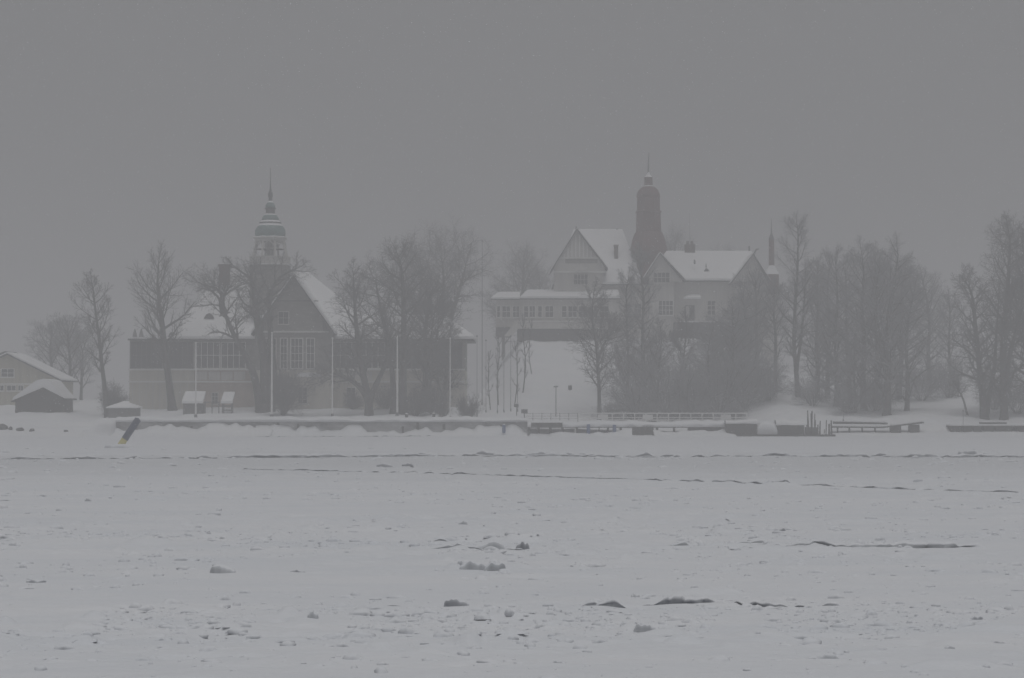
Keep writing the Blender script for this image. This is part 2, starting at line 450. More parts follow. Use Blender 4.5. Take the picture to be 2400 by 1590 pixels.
# ---- ridges of broken, drifted snow lying across the ice
def ridge(pts, h, depth, seed, dens=0.5, step=0.16, name='snow_ridge', m='shadedice'):
    w = np.array([ICE(x, y) for x, y in pts])
    x0, x1 = w[0, 0], w[-1, 0]
    X = np.arange(x0, x1, step)
    Y = np.interp(X, w[:, 0], w[:, 1]) + 0.9 * vnoise(X / 2.2, X * 0, seed) + 0.45 * vnoise(X / 0.5, X * 0, seed + 1) + 0.2 * vnoise(X / 0.2, X * 0, seed + 9)
    fs = max(1.0, step / 0.08)
    a = 0.8 * vnoise(X / 1.7, X * 0 + 3.3, seed + 2) + 0.9 * vnoise(X / (0.40 * fs ** .5), X * 0 + 9.1, seed + 3) + 0.8 * vnoise(X / (0.17 * fs), X * 0 + 4.1, seed + 8) + 0.5 * vnoise(X / 5.0, X * 0 + 1.7, seed + 4)
    a = np.clip(a + dens, 0.0, 1.4)
    ends = np.minimum(1, np.minimum(X - x0, x1 - X) / 0.6)
    a = a * (0.35 + 1.9 * np.abs(vnoise(X / (0.26 * fs ** .7), X * 0 + 6.6, seed + 10)) + 0.5 * np.abs(vnoise(X / (0.11 * fs), X * 0 + 2.2, seed + 11)))
    a = h * np.clip(a, 0, 1.05) * ends
    base = ice_z(X, Y)
    dd = depth * (0.6 + 0.8 * (vnoise(X / 0.9, X * 0 + 5, seed + 5) + 0.5))
    prof = [(-0.10, -0.06), (-0.04, 0.10), (-0.07, 0.55), (0.0, 0.92), (0.16, 1.0), (0.5, 0.62), (1.0, -0.08)]
    rows = []
    for k, (dy, dz) in enumerate(prof):
        j = vnoise(X / 0.3, X * 0 + 7 * k, seed + 6)
        zz = base + np.where(dz > 0, a * dz * (1 + 0.35 * j), -0.05) - 0.012
        rows.append(np.stack([X + 0.06 * j, Y + dd * (dy + 0.06 * j), zz], -1))
    V = np.concatenate(rows)
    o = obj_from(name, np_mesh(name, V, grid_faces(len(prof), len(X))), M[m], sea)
    o['kind'] = 'stuff'
    return o
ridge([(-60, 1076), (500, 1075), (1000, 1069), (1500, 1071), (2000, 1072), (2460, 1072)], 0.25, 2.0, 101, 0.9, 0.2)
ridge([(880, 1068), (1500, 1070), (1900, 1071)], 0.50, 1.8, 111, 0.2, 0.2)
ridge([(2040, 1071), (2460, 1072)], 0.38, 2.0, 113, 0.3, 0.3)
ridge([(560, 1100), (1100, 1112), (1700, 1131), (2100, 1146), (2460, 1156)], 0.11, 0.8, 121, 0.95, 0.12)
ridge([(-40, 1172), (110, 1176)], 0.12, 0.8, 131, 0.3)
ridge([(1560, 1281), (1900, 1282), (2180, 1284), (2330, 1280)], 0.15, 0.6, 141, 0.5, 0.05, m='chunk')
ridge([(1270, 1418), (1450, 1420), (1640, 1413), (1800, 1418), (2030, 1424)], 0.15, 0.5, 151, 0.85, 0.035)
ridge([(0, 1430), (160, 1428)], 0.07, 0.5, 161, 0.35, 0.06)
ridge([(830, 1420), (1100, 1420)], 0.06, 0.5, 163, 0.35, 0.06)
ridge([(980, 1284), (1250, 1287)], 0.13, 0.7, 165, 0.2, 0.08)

# ---- loose snow rubble, too many and small to tell apart
def rubble(n, seed):
    rng = np.random.default_rng(seed)
    px_y = np.concatenate([rng.normal(c, s, int(n * f)) for c, s, f in
                           ((1075, 8, .10), (1100, 30, .12), (1175, 22, .16), (1262, 18, .26), (1330, 30, .12), (1452, 26, .34), (1520, 40, .06))])
    px_y = np.clip(px_y, 1052, 1600)
    m = len(px_y)
    Y = CAM_H * F_PX / (px_y - HORIZON)
    X = rng.uniform(-1, 1, m) * (0.245 * Y + 3)
    keep = vnoise(X / (Y * 0.05), Y / 4.0, 21) > -0.16
    X, Y = X[keep], Y[keep]; m = len(X)
    s = 0.016 + 0.085 * rng.random(m) ** 4.5
    s *= 0.8 + Y / 170
    ns, prof = 6, [(1.05, -0.35), (0.86, 0.35), (0.45, 0.85)]
    ang = np.arange(ns) / ns * 2 * math.pi
    sx = s * rng.uniform(0.9, 2.4, m); sy = s * rng.uniform(0.7, 1.2, m); sz = s * rng.uniform(0.45, 0.95, m)
    ph = rng.uniform(0, 6.28, m)
    zb = ice_z(X, Y)
    Vs = []
    for r, z in prof:
        jit = 1 + 0.5 * (rng.random((m, ns)) - 0.5)
        cx = np.cos(ang[None] + ph[:, None]) * r * jit; cyv = np.sin(ang[None] + ph[:, None]) * r * jit
        Vs.append(np.stack([X[:, None] + sx[:, None] * cx, Y[:, None] + sy[:, None] * cyv,
                            zb[:, None] + sz[:, None] * (z + 0.25 * (rng.random((m, ns)) - 0.5))], -1))
    top = np.stack([X, Y, zb + sz * 1.1], -1)[:, None]
    V = np.concatenate(Vs + [top], 1)
    per = V.shape[1]
    f = []
    for k in range(len(prof) - 1):
        for i in range(ns):
            j = (i + 1) % ns
            f += [(k * ns + i, k * ns + j, (k + 1) * ns + j), (k * ns + i, (k + 1) * ns + j, (k + 1) * ns + i)]
    k = len(prof) - 1
    f += [(k * ns + i, k * ns + (i + 1) % ns, len(prof) * ns) for i in range(ns)]
    Fq = (np.arange(m)[:, None, None] * per + np.array(f)[None]).reshape(-1, 3)
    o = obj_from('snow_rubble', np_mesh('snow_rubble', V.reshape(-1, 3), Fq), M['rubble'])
    tag(o, 'small loose lumps of snow and ice strewn over the frozen sea', 'snow', kind='stuff')
rubble(9000, 5)

# ---- larger blocks of snow-covered ice, one by one
def ice_block(x, y, wpx, hpx, seed, label, group=None, dark=1.0):
    bx, by, _ = ICE(x, y)
    s = by / F_PX
    W, Hh = wpx * s, hpx * s
    Dp = max(0.25, W * 0.55)
    nu, nv = 34, 16
    uq = np.linspace(-1, 1, nu); vq = np.linspace(0, 1, nv) ** 1.6
    gu, gv = np.meshgrid(uq, vq)
    edge = np.clip(1 - np.abs(gu) ** 4, 0, 1) ** 0.55
    n1 = vnoise(gu * 1.7 + seed * 3.1, gv * 1.2, seed); n2 = vnoise(gu * 5 + seed, gv * 3, seed + 1); n3 = vnoise(gu * 3.2 + seed, gv * 0, seed + 2)
    rise = sstep(-0.02, 0.11, gv) ** 0.7 * (1 - sstep(0.4, 1.0, gv))
    z = Hh * edge * rise * (0.95 + 0.4 * n1 + 0.2 * n2 + 0.35 * n3) - 0.03
    yv = gv * Dp + 0.16 * W * n1 * (1 - gv) + 0.04 * W * n2 + 0.12 * W * gu ** 2
    Vv = np.stack([gu * W / 2, yv, z + ice_z(np.array(bx), np.array(by))], -1).reshape(-1, 3)
    me = np_mesh('ice_block', Vv, grid_faces(nv, nu))
    o = obj_from('ice_block', me, M['shadedice' if dark > 1 else 'chunk'], None, (bx, by, 0))  # darker choice paints shadowed fronts and hollows on the block
    return tag(o, label, 'ice block', group)
G_ICE = 'snow-capped ice blocks frozen into the sea ice'
ice_block(1150, 1284, 82, 22, 1, 'rounded pillow of grey ice with a scooped front beside a pointed dark lump', G_ICE)
ice_block(1225, 1286, 34, 20, 2, 'small pointed ice lump with the darkest shadowed side, beside a rounded grey pillow', G_ICE, 2.0)
ice_block(1108, 1338, 66, 21, 3, 'smooth grey ice roll split by a crack, its shorter half', G_ICE)
ice_block(1160, 1340, 52, 23, 4, 'smooth grey ice roll split by a crack, its taller half', G_ICE)
ice_block(1078, 1331, 16, 12, 5, 'tiny dark ice cube at the end of the split grey ice roll', G_ICE)
ice_block(1070, 1421, 62, 20, 6, 'humped ice block with a long dark skirt in line with a broken snow ridge', G_ICE, 2.0)
ice_block(520, 1343, 62, 22, 7, 'broad pale snow pillow without a dark side on the open ice', G_ICE)
ice_block(82, 1365, 48, 12, 8, 'flat slab of ice with a grey block at one end', G_ICE, 2.0)
ice_block(732, 1453, 26, 18, 9, 'small upright cube of snowy ice among scattered crumbs', G_ICE)
ice_block(386, 1502, 52, 10, 10, 'low crust of ice with a dark blue hollow beneath, wider of two', G_ICE, 2.0)
ice_block(184, 1510, 40, 9, 12, 'low crust of ice with a dark hollow beneath, narrower of two', G_ICE, 2.0)
ice_block(1512, 1482, 54, 20, 13, 'puffy snow-covered ice cushion, front one of a pair', G_ICE)
ice_block(1476, 1470, 46, 17, 14, 'puffy snow-covered ice cushion, rear one of a pair', G_ICE)
_share = 'low snow-crusted lump of ice lying alone on the open snow field'
for k, (x, y, wq, hq) in enumerate([(2348, 1508, 46, 11), (1945, 1546, 56, 13), (1830, 1548, 80, 8), (2228, 1522, 26, 10), (1036, 1438, 30, 8),
                                    (1308, 1560, 40, 9), (460, 1551, 30, 7), (1085, 1229, 22, 10), (1135, 1240, 12, 14), (2292, 1450, 34, 10),
                                    (205, 1176, 16, 8), (695, 1340, 40, 8), (1830, 1246, 26, 9), (1975, 1302, 20, 11), (900, 1095, 40, 10),
                                    (955, 1094, 28, 9), (1490, 1402, 22, 12), (2270, 1066, 44, 12)]):
    ice_block(x, y, wq, hq, 30 + k, _share, G_ICE, 2.0 if k % 3 != 1 else 1.0)

# ================================================================== THE CLUBHOUSE ON THE QUAY
DW = 260.0
club = thing('clubhouse', PX(690, 957, DW), 'cream two-storey waterside clubhouse with snowy roofs and a green domed lantern tower', 'building')
ZB = ZM(957, DW) - 0.8
zE = ZM(798, DW)
def wallbox(mb, x0, x1, y0, y1, D, depth): return mb.pbox(x0, x1, y0, y1, D, depth)
# body: lower walls, apron band, upper window band
mb = MB(); mb.box(XM(303, DW), XM(455, DW), DW, DW + 13, ZB, ZM(868, DW)); mb.build('lower_wall', M['cream'], club, label='cream boarded lower wall')
mb = MB(); mb.box(XM(455.2, DW), XM(597, DW), DW + 0.15, DW + 13, ZB, ZM(868, DW)); mb.build('lower_wall', M['brick'], club, label='pinkish lower wall')
mb = MB(); mb.box(XM(779, DW), XM(1090, DW), DW, DW + 13, ZB, ZM(868, DW)); mb.build('lower_wall', M['cream'], club)
mb = MB(); mb.box(XM(303, DW) + .02, XM(597, DW), DW + 0.06, DW + 13, ZM(867.8, DW), zE); mb.build('upper_wall', M['shingle'], club)
mb = MB(); mb.box(XM(779, DW), XM(1090, DW) - .02, DW + 0.06, DW + 13, ZM(867.8, DW), zE); mb.build('upper_wall', M['shingle'], club)
for (a, b) in ((303, 597), (779, 1090)):
    piece('string_course', M['white'], club, XM(a, DW) - .1, XM(b, DW), DW - 0.22, DW + 0.03, ZM(868.5, DW), ZM(864.5, DW))
    piece('string_course', M['white'], club, XM(a, DW) - .05, XM(b, DW), DW - 0.16, DW - 0.004, ZM(897, DW), ZM(893, DW))
for a, b in ((458, 586), (785, 900)):
    x = a
    while x + 30 <= b + 1:
        piece('apron_panel', M['offwhite'], club, XM(x + 1.5, DW), XM(x + 28, DW), DW - 0.05, DW - 0.005, ZM(891, DW), ZM(871, DW)); x += 29.5
# window band: transom windows over tall lights
for a, b, n, fr in ((306, 380, 3, 'shade'), (382, 452, 3, 'shade'), (456, 516, 2, 'white'), (518, 576, 2, 'white'), (782, 840, 2, 'white'), (842, 902, 2, 'white'),
                    (904, 964, 2, 'shade'), (966, 1026, 2, 'shade'), (1028, 1084, 2, 'shade')):
    window(club, a, b, 802, 864.3, DW + 0.06, n * 2, 2, M[fr], 0.08, 0.07, split=[0.5], sill=False)
# lower openings
window(club, 496, 512, 920, 948, DW + 0.15, 2, 3, M['offwhite'], 0.08, 0.05)
for x in range(310, 452, 16):
    piece('batten', M['offwhite'], club, XM(x, DW), XM(x, DW) + 0.09, DW - 0.05, DW - 0.003, ZB, ZM(898, DW))
window(club, 812, 834, 908, 946, DW, 2, 3, M['white'], 0.08, 0.05)
window(club, 1000, 1022, 908, 946, DW, 2, 3, M['white'], 0.08, 0.05)
# front gable
DG = 257.6
gp = [(XM(597, DG), ZB), (XM(779, DG), ZB), (XM(779, DG), ZM(777, DG)), (XM(688, DG), ZM(650, DG)), (XM(597, DG), ZM(777, DG))]
low = [(XM(597, DG), ZB), (XM(779, DG), ZB), (XM(779, DG), ZM(868, DG)), (XM(597, DG), ZM(868, DG))]
mid = [(XM(597, DG), ZM(867.9, DG)), (XM(779, DG), ZM(867.9, DG)), (XM(779, DG), ZM(778, DG)), (XM(597, DG), ZM(778, DG))]
top = [(XM(597, DG), ZM(777.9, DG)), (XM(779, DG), ZM(777.9, DG)), (XM(688, DG), ZM(650, DG))]
MB().prism(low, DG, DW + 10).build('gable_lower_wall', M['cream'], club)
MB().prism(mid, DG + .02, DW + 10).build('gable_upper_wall', M['shingle'], club)
MB().prism(top, DG - .02, DW + 8).build('gable', M['shingle'], club, label='shingled front gable')
mb = MB()
mb.box(XM(606, DG), XM(770, DG), DG - 0.22, DG - 0.023, ZM(780, DG), ZM(776, DG))
mb.build('gable_beam', M['white'], club)
MB().box(XM(630, DG), XM(746, DG), DG - 0.10, DG - 0.023, ZM(707, DG), ZM(704.5, DG)).build('gable_rail', M['shade'], club)
# gable roof: two slabs with thick snow
def slope(p0, p1, D0, D1, th, lift=0.0):
    """sloping slab between (x, z) points p0 (low) and p1 (high), extruded in depth"""
    (x0, z0), (x1, z1) = p0, p1
    return [(x0, z0 + lift), (x1, z1 + lift), (x1, z1 + lift + th), (x0, z0 + lift + th)]
for sx in (-1, 1):
    lo_ = (XM(688 + sx * 98, DG), ZM(787, DG)); hi_ = (XM(688, DG), ZM(650, DG))
    MB().prism(slope(lo_, hi_, 0, 0, 0.22), DG - 0.7, DW + 9).build('gable_roof', M['roof'], club)
    MB().prism(slope(lo_, hi_, 0, 0, 0.30, 0.225), DG - 0.62, DW + 9).build('roof_snow', M['snow'], club)
for sx in (-1, 1):
    mb = MB()
    c = 688 + sx * 78
    a, b, cc = (XM(c - 9, DG), ZM(775, DG)), (XM(c + 9, DG), ZM(775, DG)), (XM(c - sx * 9, DG), ZM(751, DG))
    mb.prism([a, b, cc], DG - 0.5, DG - 0.03)
    mb.build('eave_bracket', M['shade'], club)
window(club, 651, 677, 730, 761, DG - 0.02, 2, 2, M['offwhite'], 0.08, 0.05)
# tall bay window
window(club, 656, 674, 792, 866, DG + 0.02, 2, 4, M['white'], 0.10, 0.05, sill=False)
window(club, 680, 711, 792, 866, DG + 0.02, 3, 4, M['white'], 0.13, 0.06, sill=False)
window(club, 717, 738, 792, 866, DG + 0.02, 2, 4, M['white'], 0.10, 0.05, sill=False)
window(club, 610, 648, 792, 866, DG + 0.02, 3, 4, M['offwhite'], 0.10, 0.05, sill=False)
mb = MB(); mb.prism([(XM(692, DG), ZM(884, DG)), (XM(754, DG), ZM(884, DG)), (XM(750, DG), ZM(874, DG)), (XM(700, DG), ZM(874, DG))], DG - 1.3, DG - 0.003)
aw = mb.build('canopy', M['snow'], club, label='snow-laden canopy over the gable window')
window(club, 698, 721, 908, 947, DG, 2, 4, M['offwhite'], 0.08, 0.05)
# main hipped roof
XE0, XE1 = XM(400, DW), XM(905, DW)
yr = 268.0; zr = ZM(646, yr)
MB().hip((XE0, DW - 0.6), (XE1, DW + 15.5), zE, (XM(517, yr), yr), (XM(722, yr), yr), zr).build('main_roof', M['roof'], club)
MB().hip((XE0 - .05, DW - 0.52), (XE1 + .05, DW + 15.6), zE + 0.16, (XM(517, yr), yr), (XM(722, yr), yr), zr + 0.10, 0.3).build('roof_snow', M['snow'], club)
# lower wing roof with hip end
yr2 = 266.0; zr2 = ZM(746, yr2)
MB().hip((XM(800, DW), DW - 0.5), (XM(1112, DW), DW + 13.5), zE - 0.02, (XM(850, yr2), yr2), (XM(1042, yr2), yr2), zr2).build('wing_roof', M['roof'], club)
MB().hip((XM(799, DW), DW - 0.45), (XM(1114, DW), DW + 13.6), zE + 0.15, (XM(850, yr2), yr2), (XM(1042, yr2), yr2), zr2 + 0.1, 0.3).build('roof_snow', M['snow'], club)
# flat roof over the end block
MB().box(XM(300, DW), XM(440, DW), DW - 0.35, DW + 13.2, zE + 0.002, zE + 0.16).build('flat_roof', M['roof'], club)
MB().box(XM(302, DW), XM(438, DW), DW - 0.3, DW + 13, zE + 0.164, zE + 0.38).build('roof_snow', M['snow'], club)
for x in (316, 331):
    p = PX(x, 797, DW + 2)
    MB().lathe(p[0], p[1], [(.30, zE + .38), (.22, zE + .8), (.05, zE + 1.4)], 6).build('pinnacle', M['greywood'], club)
# chimney and eyebrow dormer
mb = MB(); D_ = 265.0
mb.box(XM(512, D_), XM(535, D_), D_, D_ + 1.6, ZM(668, D_), ZM(625, D_)).box(XM(510, D_), XM(538, D_), D_ - .12, D_ + 1.72, ZM(624.9, D_), ZM(620, D_))
ch = mb.build('chimney', M['brickdark'], club)
MB().box(XM(511, D_), XM(537, D_), D_ - .08, D_ + 1.68, ZM(619.8, D_), ZM(617.5, D_)).build('snow_cap', M['snow'], ch)
def dormer(x, y, wpx, hpx, D, parent, name='dormer'):
    a = MB().prism([(XM(x - wpx / 2, D), ZM(y, D)), (XM(x + wpx / 2, D), ZM(y, D)), (XM(x + wpx * .3, D), ZM(y - hpx * .7, D)), (XM(x, D), ZM(y - hpx, D)), (XM(x - wpx * .3, D), ZM(y - hpx * .7, D))], D, D + 3.0)
    return a.build(name, M['shade'], parent)
dormer(489, 747, 24, 13, 261.6, club)
dormer(403, 790, 20, 12, 260.2, club); dormer(437, 786, 20, 12, 260.2, club)
# lantern tower
DT = 263.0
tc = PX(633, 700, DT); S = DT / F_PX
tower = MB().lathe(tc[0], DT, [(47 * S * 1.3, ZM(740, DT)), (47 * S * 1.3, ZM(623, DT))], 4, math.pi / 4).build('tower', M['shingle'], club, label='open lantern tower with a green dome and needle spire')
def tl(prof, name, m, n=8, smooth=False): return MB().lathe(tc[0], DT, [(r * S, ZM(y, DT)) for r, y in prof], n, math.pi / 8).build(name, M[m], tower, smooth)
tl([(54, 622.8), (54, 620.5)], 'ledge_snow', 'snow')
tl([(49, 620.3), (50, 605), (52, 604.6), (52, 602.6), (30, 602.4)], 'balustrade', 'offwhite')
for k in range(8):
    t = 2 * math.pi * k / 8 + math.pi / 8
    c, s_ = math.cos(t), math.sin(t)
    p0 = (tc[0] + 41 * S * c, DT + 41 * S * s_, ZM(602.6, DT)); p1 = (tc[0] + 35 * S * c, DT + 35 * S * s_, ZM(567, DT))
    o = MB().tube(p0, p1, 0.13, 0.13, 6).build('column', M['offwhite'], tower)
    for q in (-1, 1):
        t2 = t + q * 0.33
        a = (tc[0] + 35 * S * math.cos(t2), DT + 35 * S * math.sin(t2), ZM(567.5, DT))
        b = (tc[0] + 36.5 * S * c, DT + 36.5 * S * s_, ZM(578, DT))
        MB().tube(b, a, 0.06, 0.06, 5).build('brace', M['offwhite'], tower)
tl([(37.5, 585), (37.5, 583.6), (36.5, 583.6), (36.5, 585)], 'rail_ring', 'offwhite')
tl([(9, 602), (9, 566)], 'stair_core', 'offwhite')
tl([(35, 567.8), (36, 563), (41, 559.5), (41, 557.3)], 'cornice', 'offwhite')
tl([(40.5, 557.1), (36, 555)], 'cornice_snow', 'snow')
tl([(35, 554.9), (36, 548), (35.5, 541), (33, 535), (29, 530)], 'dome', 'copper', 16, True)
tl([(29.2, 529.9), (24, 524.2)], 'dome_snow', 'snow', 16)
tl([(26, 524), (26, 521.5)], 'ring', 'shade', 16)
tl([(24, 521.3), (20.5, 517.2)], 'ring_snow', 'snow', 16)
tl([(20.5, 517), (19.5, 511), (15, 505)], 'upper_roof', 'copper', 16, True)
tl([(15, 504.8), (11, 501.5)], 'upper_roof_snow', 'snow', 16)
tl([(11, 501.3), (11, 491), (13.8, 490), (13.8, 488.4)], 'drum', 'shade', 12)
tl([(11.8, 488.2), (11.5, 482), (8.5, 477), (8, 475.5)], 'cap', 'copper', 12, True)
tl([(7.8, 475.3), (4.8, 471.5)], 'cap_snow', 'snow', 12)
tl([(4.6, 471.3), (4.2, 465), (6.5, 459), (5.5, 453), (3, 447), (1.8, 440), (1.1, 420), (0.7, 394)], 'spire', 'shade', 10, True)

# ================================================================== THE VILLA ON THE HILL
DV = 303.0
villa = thing('villa', PX(1500, 790, DV), 'large pale wooden villa on the hill with steep gables and an oxblood domed tower', 'building')
ZV = ZM(790, DV) - 2.0
# west block behind the big gable
mb = MB(); mb.box(XM(1300, 304.5), XM(1520, 304.5), 304.5, 316, ZV, ZM(668, 304.5)); mb.build('wall', M['offwhite'], villa)
e0 = ZM(668, 303.6)
MB().hip((XM(1296, 304), 303.9), (XM(1506, 304), 317), e0, (XM(1345, 310), 310), (XM(1458, 310), 310), ZM(543, 310)).build('main_roof', M['roof'], villa)
MB().hip((XM(1295, 304), 303.85), (XM(1507, 304), 317.05), e0 + .12, (XM(1345, 310), 310), (XM(1459, 310), 310), ZM(543, 310) + .05, 0.3).build('roof_snow', M['snow'], villa)
DA = 302.2
gw = [(XM(1299, DA), ZV), (XM(1412, DA), ZV), (XM(1412, DA), ZM(638, DA)), (XM(1299, DA), ZM(638, DA))]
MB().prism(gw, DA, 306).build('gable_wall', M['offwhite'], villa)
gt = [(XM(1299, DA), ZM(637.9, DA)), (XM(1418, DA), ZM(637.9, DA)), (XM(1418, DA), ZM(628, DA)), (XM(1352, DA), ZM(541, DA)), (XM(1299, DA), ZM(626, DA))]
MB().prism(gt, DA - 0.5, 307).build('gable', M['offwhite'], villa, label='tall boarded gable with half-timber battens')
for x in range(1312, 1412, 9):
    apex = 1352
    ytop = 541 + (apex - x) * (85 / 53.0) if x < apex else 541 + (x - apex) * (87 / 66.0)
    if ytop < 598: piece('gable_batten', M['polewhite'], villa, XM(x, DA), XM(x, DA) + .16, DA - .58, DA - .502, ZM(604, DA), ZM(ytop + 5, DA))
MB().box(XM(1304, DA), XM(1408, DA), DA - .64, DA - .503, ZM(607, DA), ZM(604, DA)).build('gable_beam', M['white'], villa)
MB().box(XM(1325, DA), XM(1400, DA), DA - .56, DA - .503, ZM(618, DA), ZM(608, DA)).build('gable_panel', M['shingle'], villa)
MB().box(XM(1297, DA), XM(1421, DA), DA - .75, DA - .503, ZM(640, DA), ZM(636.5, DA)).build('cornice', M['white'], villa)
for lo_, hi_ in (((XM(1290, DA), ZM(640, DA)), (XM(1352, DA), ZM(541, DA))), ((XM(1424, DA), ZM(634, DA)), (XM(1352, DA), ZM(541, DA)))):
    MB().prism(slope(lo_, hi_, 0, 0, 0.25), DA - 1.1, 309).build('gable_roof', M['roof'], villa)
    MB().prism(slope(lo_, hi_, 0, 0, 0.14, 0.254), DA - 0.95, 309).build('roof_snow', M['snow'], villa)
MB().tube(PX(1351, 541, DA - .8), PX(1350, 531, DA - .8), .14, .08, 6).build('finial', M['shade'], villa)
mb = MB().prism([(XM(1341, DA), ZM(636, DA)), (XM(1382, DA), ZM(636, DA)), (XM(1361, DA), ZM(619, DA))], DA - 1.0, DA - .76)
mb.build('pediment', M['offwhite'], villa)
window(villa, 1344, 1379, 642, 668, DA, 4, 2, M['offwhite'], .10, .06)
mb = MB(); D_ = 306.5
mb.box(XM(1440, D_), XM(1449, D_), D_, D_ + .7, ZM(622, D_), ZM(578, D_)).box(XM(1439, D_), XM(1450, D_), D_ - .06, D_ + .76, ZM(577.8, D_), ZM(574, D_))
mb.build('chimney', M['brickdark'], villa)
MB().tube(PX(1446, 545, 310), PX(1446, 536, 310), .12, .1, 6).build('vent_pipe', M['shade'], villa)
# glazed veranda with snowy lean-to roof
DQ = 298.0
MB().box(XM(1162, DQ), XM(1222, DQ), DQ + .8, 304, ZM(770, DQ), ZM(702, DQ)).build('veranda_wall', M['offwhite'], villa)
MB().box(XM(1222.2, DQ), XM(1450, DQ), DQ, 304.4, ZM(770, DQ), ZM(701, DQ)).build('veranda_wall', M['offwhite'], villa)
def leanto(x0, x1, D0, D1, yl, yh, m, nm, lift=0.0, th=0.2):
    vs = [(XM(x0, D0), D0, ZM(yl, D0) + lift), (XM(x1, D0), D0, ZM(yl, D0) + lift), (XM(x1, D0), D1, ZM(yh, D1) + lift), (XM(x0, D0) + 1.0, D1, ZM(yh, D1) + lift)]
    vs += [(a, b, c + th) for a, b, c in vs]
    return MB().add(vs, [(0, 3, 2, 1), (4, 5, 6, 7), (0, 1, 5, 4), (1, 2, 6, 5), (2, 3, 7, 6), (3, 0, 4, 7)]).build(nm, m, villa)
leanto(1150, 1219, DQ + .3, 304, 703, 690, M['roof'], 'veranda_roof', 0, .12)
leanto(1151, 1219, DQ + .35, 304, 703, 690, M['snow'], 'roof_snow', .124, .22)
leanto(1219.3, 1455, DQ - .4, 304, 702, 686, M['roof'], 'veranda_roof', 0, .12)
leanto(1219.5, 1454, DQ - .35, 304, 702, 686, M['snow'], 'roof_snow', .124, .28)
for a, b, c in ((1164, 1173, 1), (1176, 1197, 2), (1201, 1218, 2)): window(villa, a, b, 717, 745, DQ + .8, c, 2, M['white'], .08, .06)
for a, b, c in ((1227, 1239, 1), (1240, 1255, 2), (1260, 1271, 1), (1277, 1298, 2), (1316, 1329, 1), (1331, 1353, 2), (1356, 1377, 2), (1380, 1402, 2), (1405, 1428, 2)):
    window(villa, a, b, 717, 745, DQ, c, 2, M['white'], .08, .06)
# terrace in front, with solid white parapet and dark boxes for the shadow under the deck
DP = 296.0
MB().box(XM(1212, DP), XM(1356, DP), DP + .4, DQ + 2, ZM(800, DP), ZM(770.5, DP)).build('under_deck_shade', M['shade'], villa)  # solid dark box painting the shadow below the terrace
MB().box(XM(1162, DP + 2), XM(1196, DP + 2), DP + 2, DQ + 3, ZM(790, DP + 2), ZM(767, DP + 2)).build('under_deck_shade', M['shade'], villa)  # same painted shadow, below the veranda end
pr = MB().box(XM(1208, DP), XM(1362, DP), DP, DP + .14, ZM(769, DP), ZM(755, DP)).build('parapet', M['offwhite'], villa)
MB().box(XM(1206, DP), XM(1364, DP), DP - .08, DP + .22, ZM(754.8, DP), ZM(752, DP)).build('handrail', M['white'], pr)
MB().box(XM(1207, DP), XM(1363, DP), DP - .1, DQ - .01, ZM(770.4, DP), ZM(769.2, DP)).build('terrace_floor', M['white'], villa)
mb = MB().prism([(XM(1181, DP), ZM(789, DP)), (XM(1185, DP), ZM(784, DP)), (XM(1209, DP), ZM(753, DP)), (XM(1213, DP), ZM(753, DP)), (XM(1213, DP), ZM(772, DP)), (XM(1200, DP), ZM(789, DP))], DP - .5, DP - .1)
mb.build('stair_side', M['offwhite'], villa)
# centre link behind the tower
for a, b in ((1462, 1482), (1486, 1504)): window(villa, a, b, 712, 746, 304.5, 2, 3, M['offwhite'], .08, .06)
# east block between two gables
DE = 305.0
MB().box(XM(1523, DE), XM(1800, DE), DE, 317, ZV, ZM(660, DE)).build('wall', M['offwhite'], villa)
eE = ZM(660, 304.4)
def gable_roof_x(x0, x1, D0, D1, ye, ridge_y, ridge_D, rx0, rx1):
    b0, b1 = (XM(x0, D0), D0), (XM(x1, D0), D1)
    z0 = ZM(ye, D0); zr_ = ZM(ridge_y, ridge_D)
    r0, r1 = (XM(rx0, ridge_D), ridge_D), (XM(rx1, ridge_D), ridge_D)
    MB().hip(b0, b1, z0, r0, r1, zr_).build('main_roof', M['roof'], villa)
    MB().hip((b0[0] - .02, b0[1] + .05), (b1[0] + .02, b1[1] + .02), z0 + .13, r0, r1, zr_ + .08, .28).build('roof_snow', M['snow'], villa)
gable_roof_x(1530, 1790, 304.2, 318, 660, 594, 311, 1545, 1762)
DF = 303.2
for (xa, ap, xb, ya, yap) in ((1516, 1547, 1604, 645, 597), (1717, 1765, 1802, 660, 598)):
    MB().prism([(XM(xa + 6, DF), ZV), (XM(xb - 24, DF), ZV), (XM(xb - 24, DF), ZM(ya + 14, DF)), (XM(xa + 6, DF), ZM(ya + 14, DF))], DF, 306).build('gable_wall', M['offwhite'], villa)
    MB().prism([(XM(xa, DF), ZM(ya, DF)), (XM(xa + 8, DF), ZM(660, DF)), (XM(xb - 4, DF), ZM(660, DF)), (XM(ap, DF), ZM(yap, DF))], DF - .4, 309).build('gable', M['offwhite'], villa)
    for lo_ in ((XM(xa - 6, DF), ZM(ya + 8, DF)), (XM(xb + 3, DF), ZM(662, DF))):
        hi_ = (XM(ap, DF), ZM(yap, DF))
        MB().prism(slope(lo_, hi_, 0, 0, .2), DF - 1.0, 309).build('gable_roof', M['roof'], villa)
        MB().prism(slope(lo_, hi_, 0, 0, .14, .203), DF - .9, 309).build('roof_snow', M['snow'], villa)
window(villa, 1531, 1571, 638, 664, DF - .4, 4, 2, M['offwhite'], .10, .07)
window(villa, 1543, 1579, 704, 740, DF, 4, 3, M['white'], .09, .07)
MB().tube(PX(1766, 600, DF - .9), PX(1772, 585, DF - .9), .14, .1, 6).build('finial', M['shade'], villa)
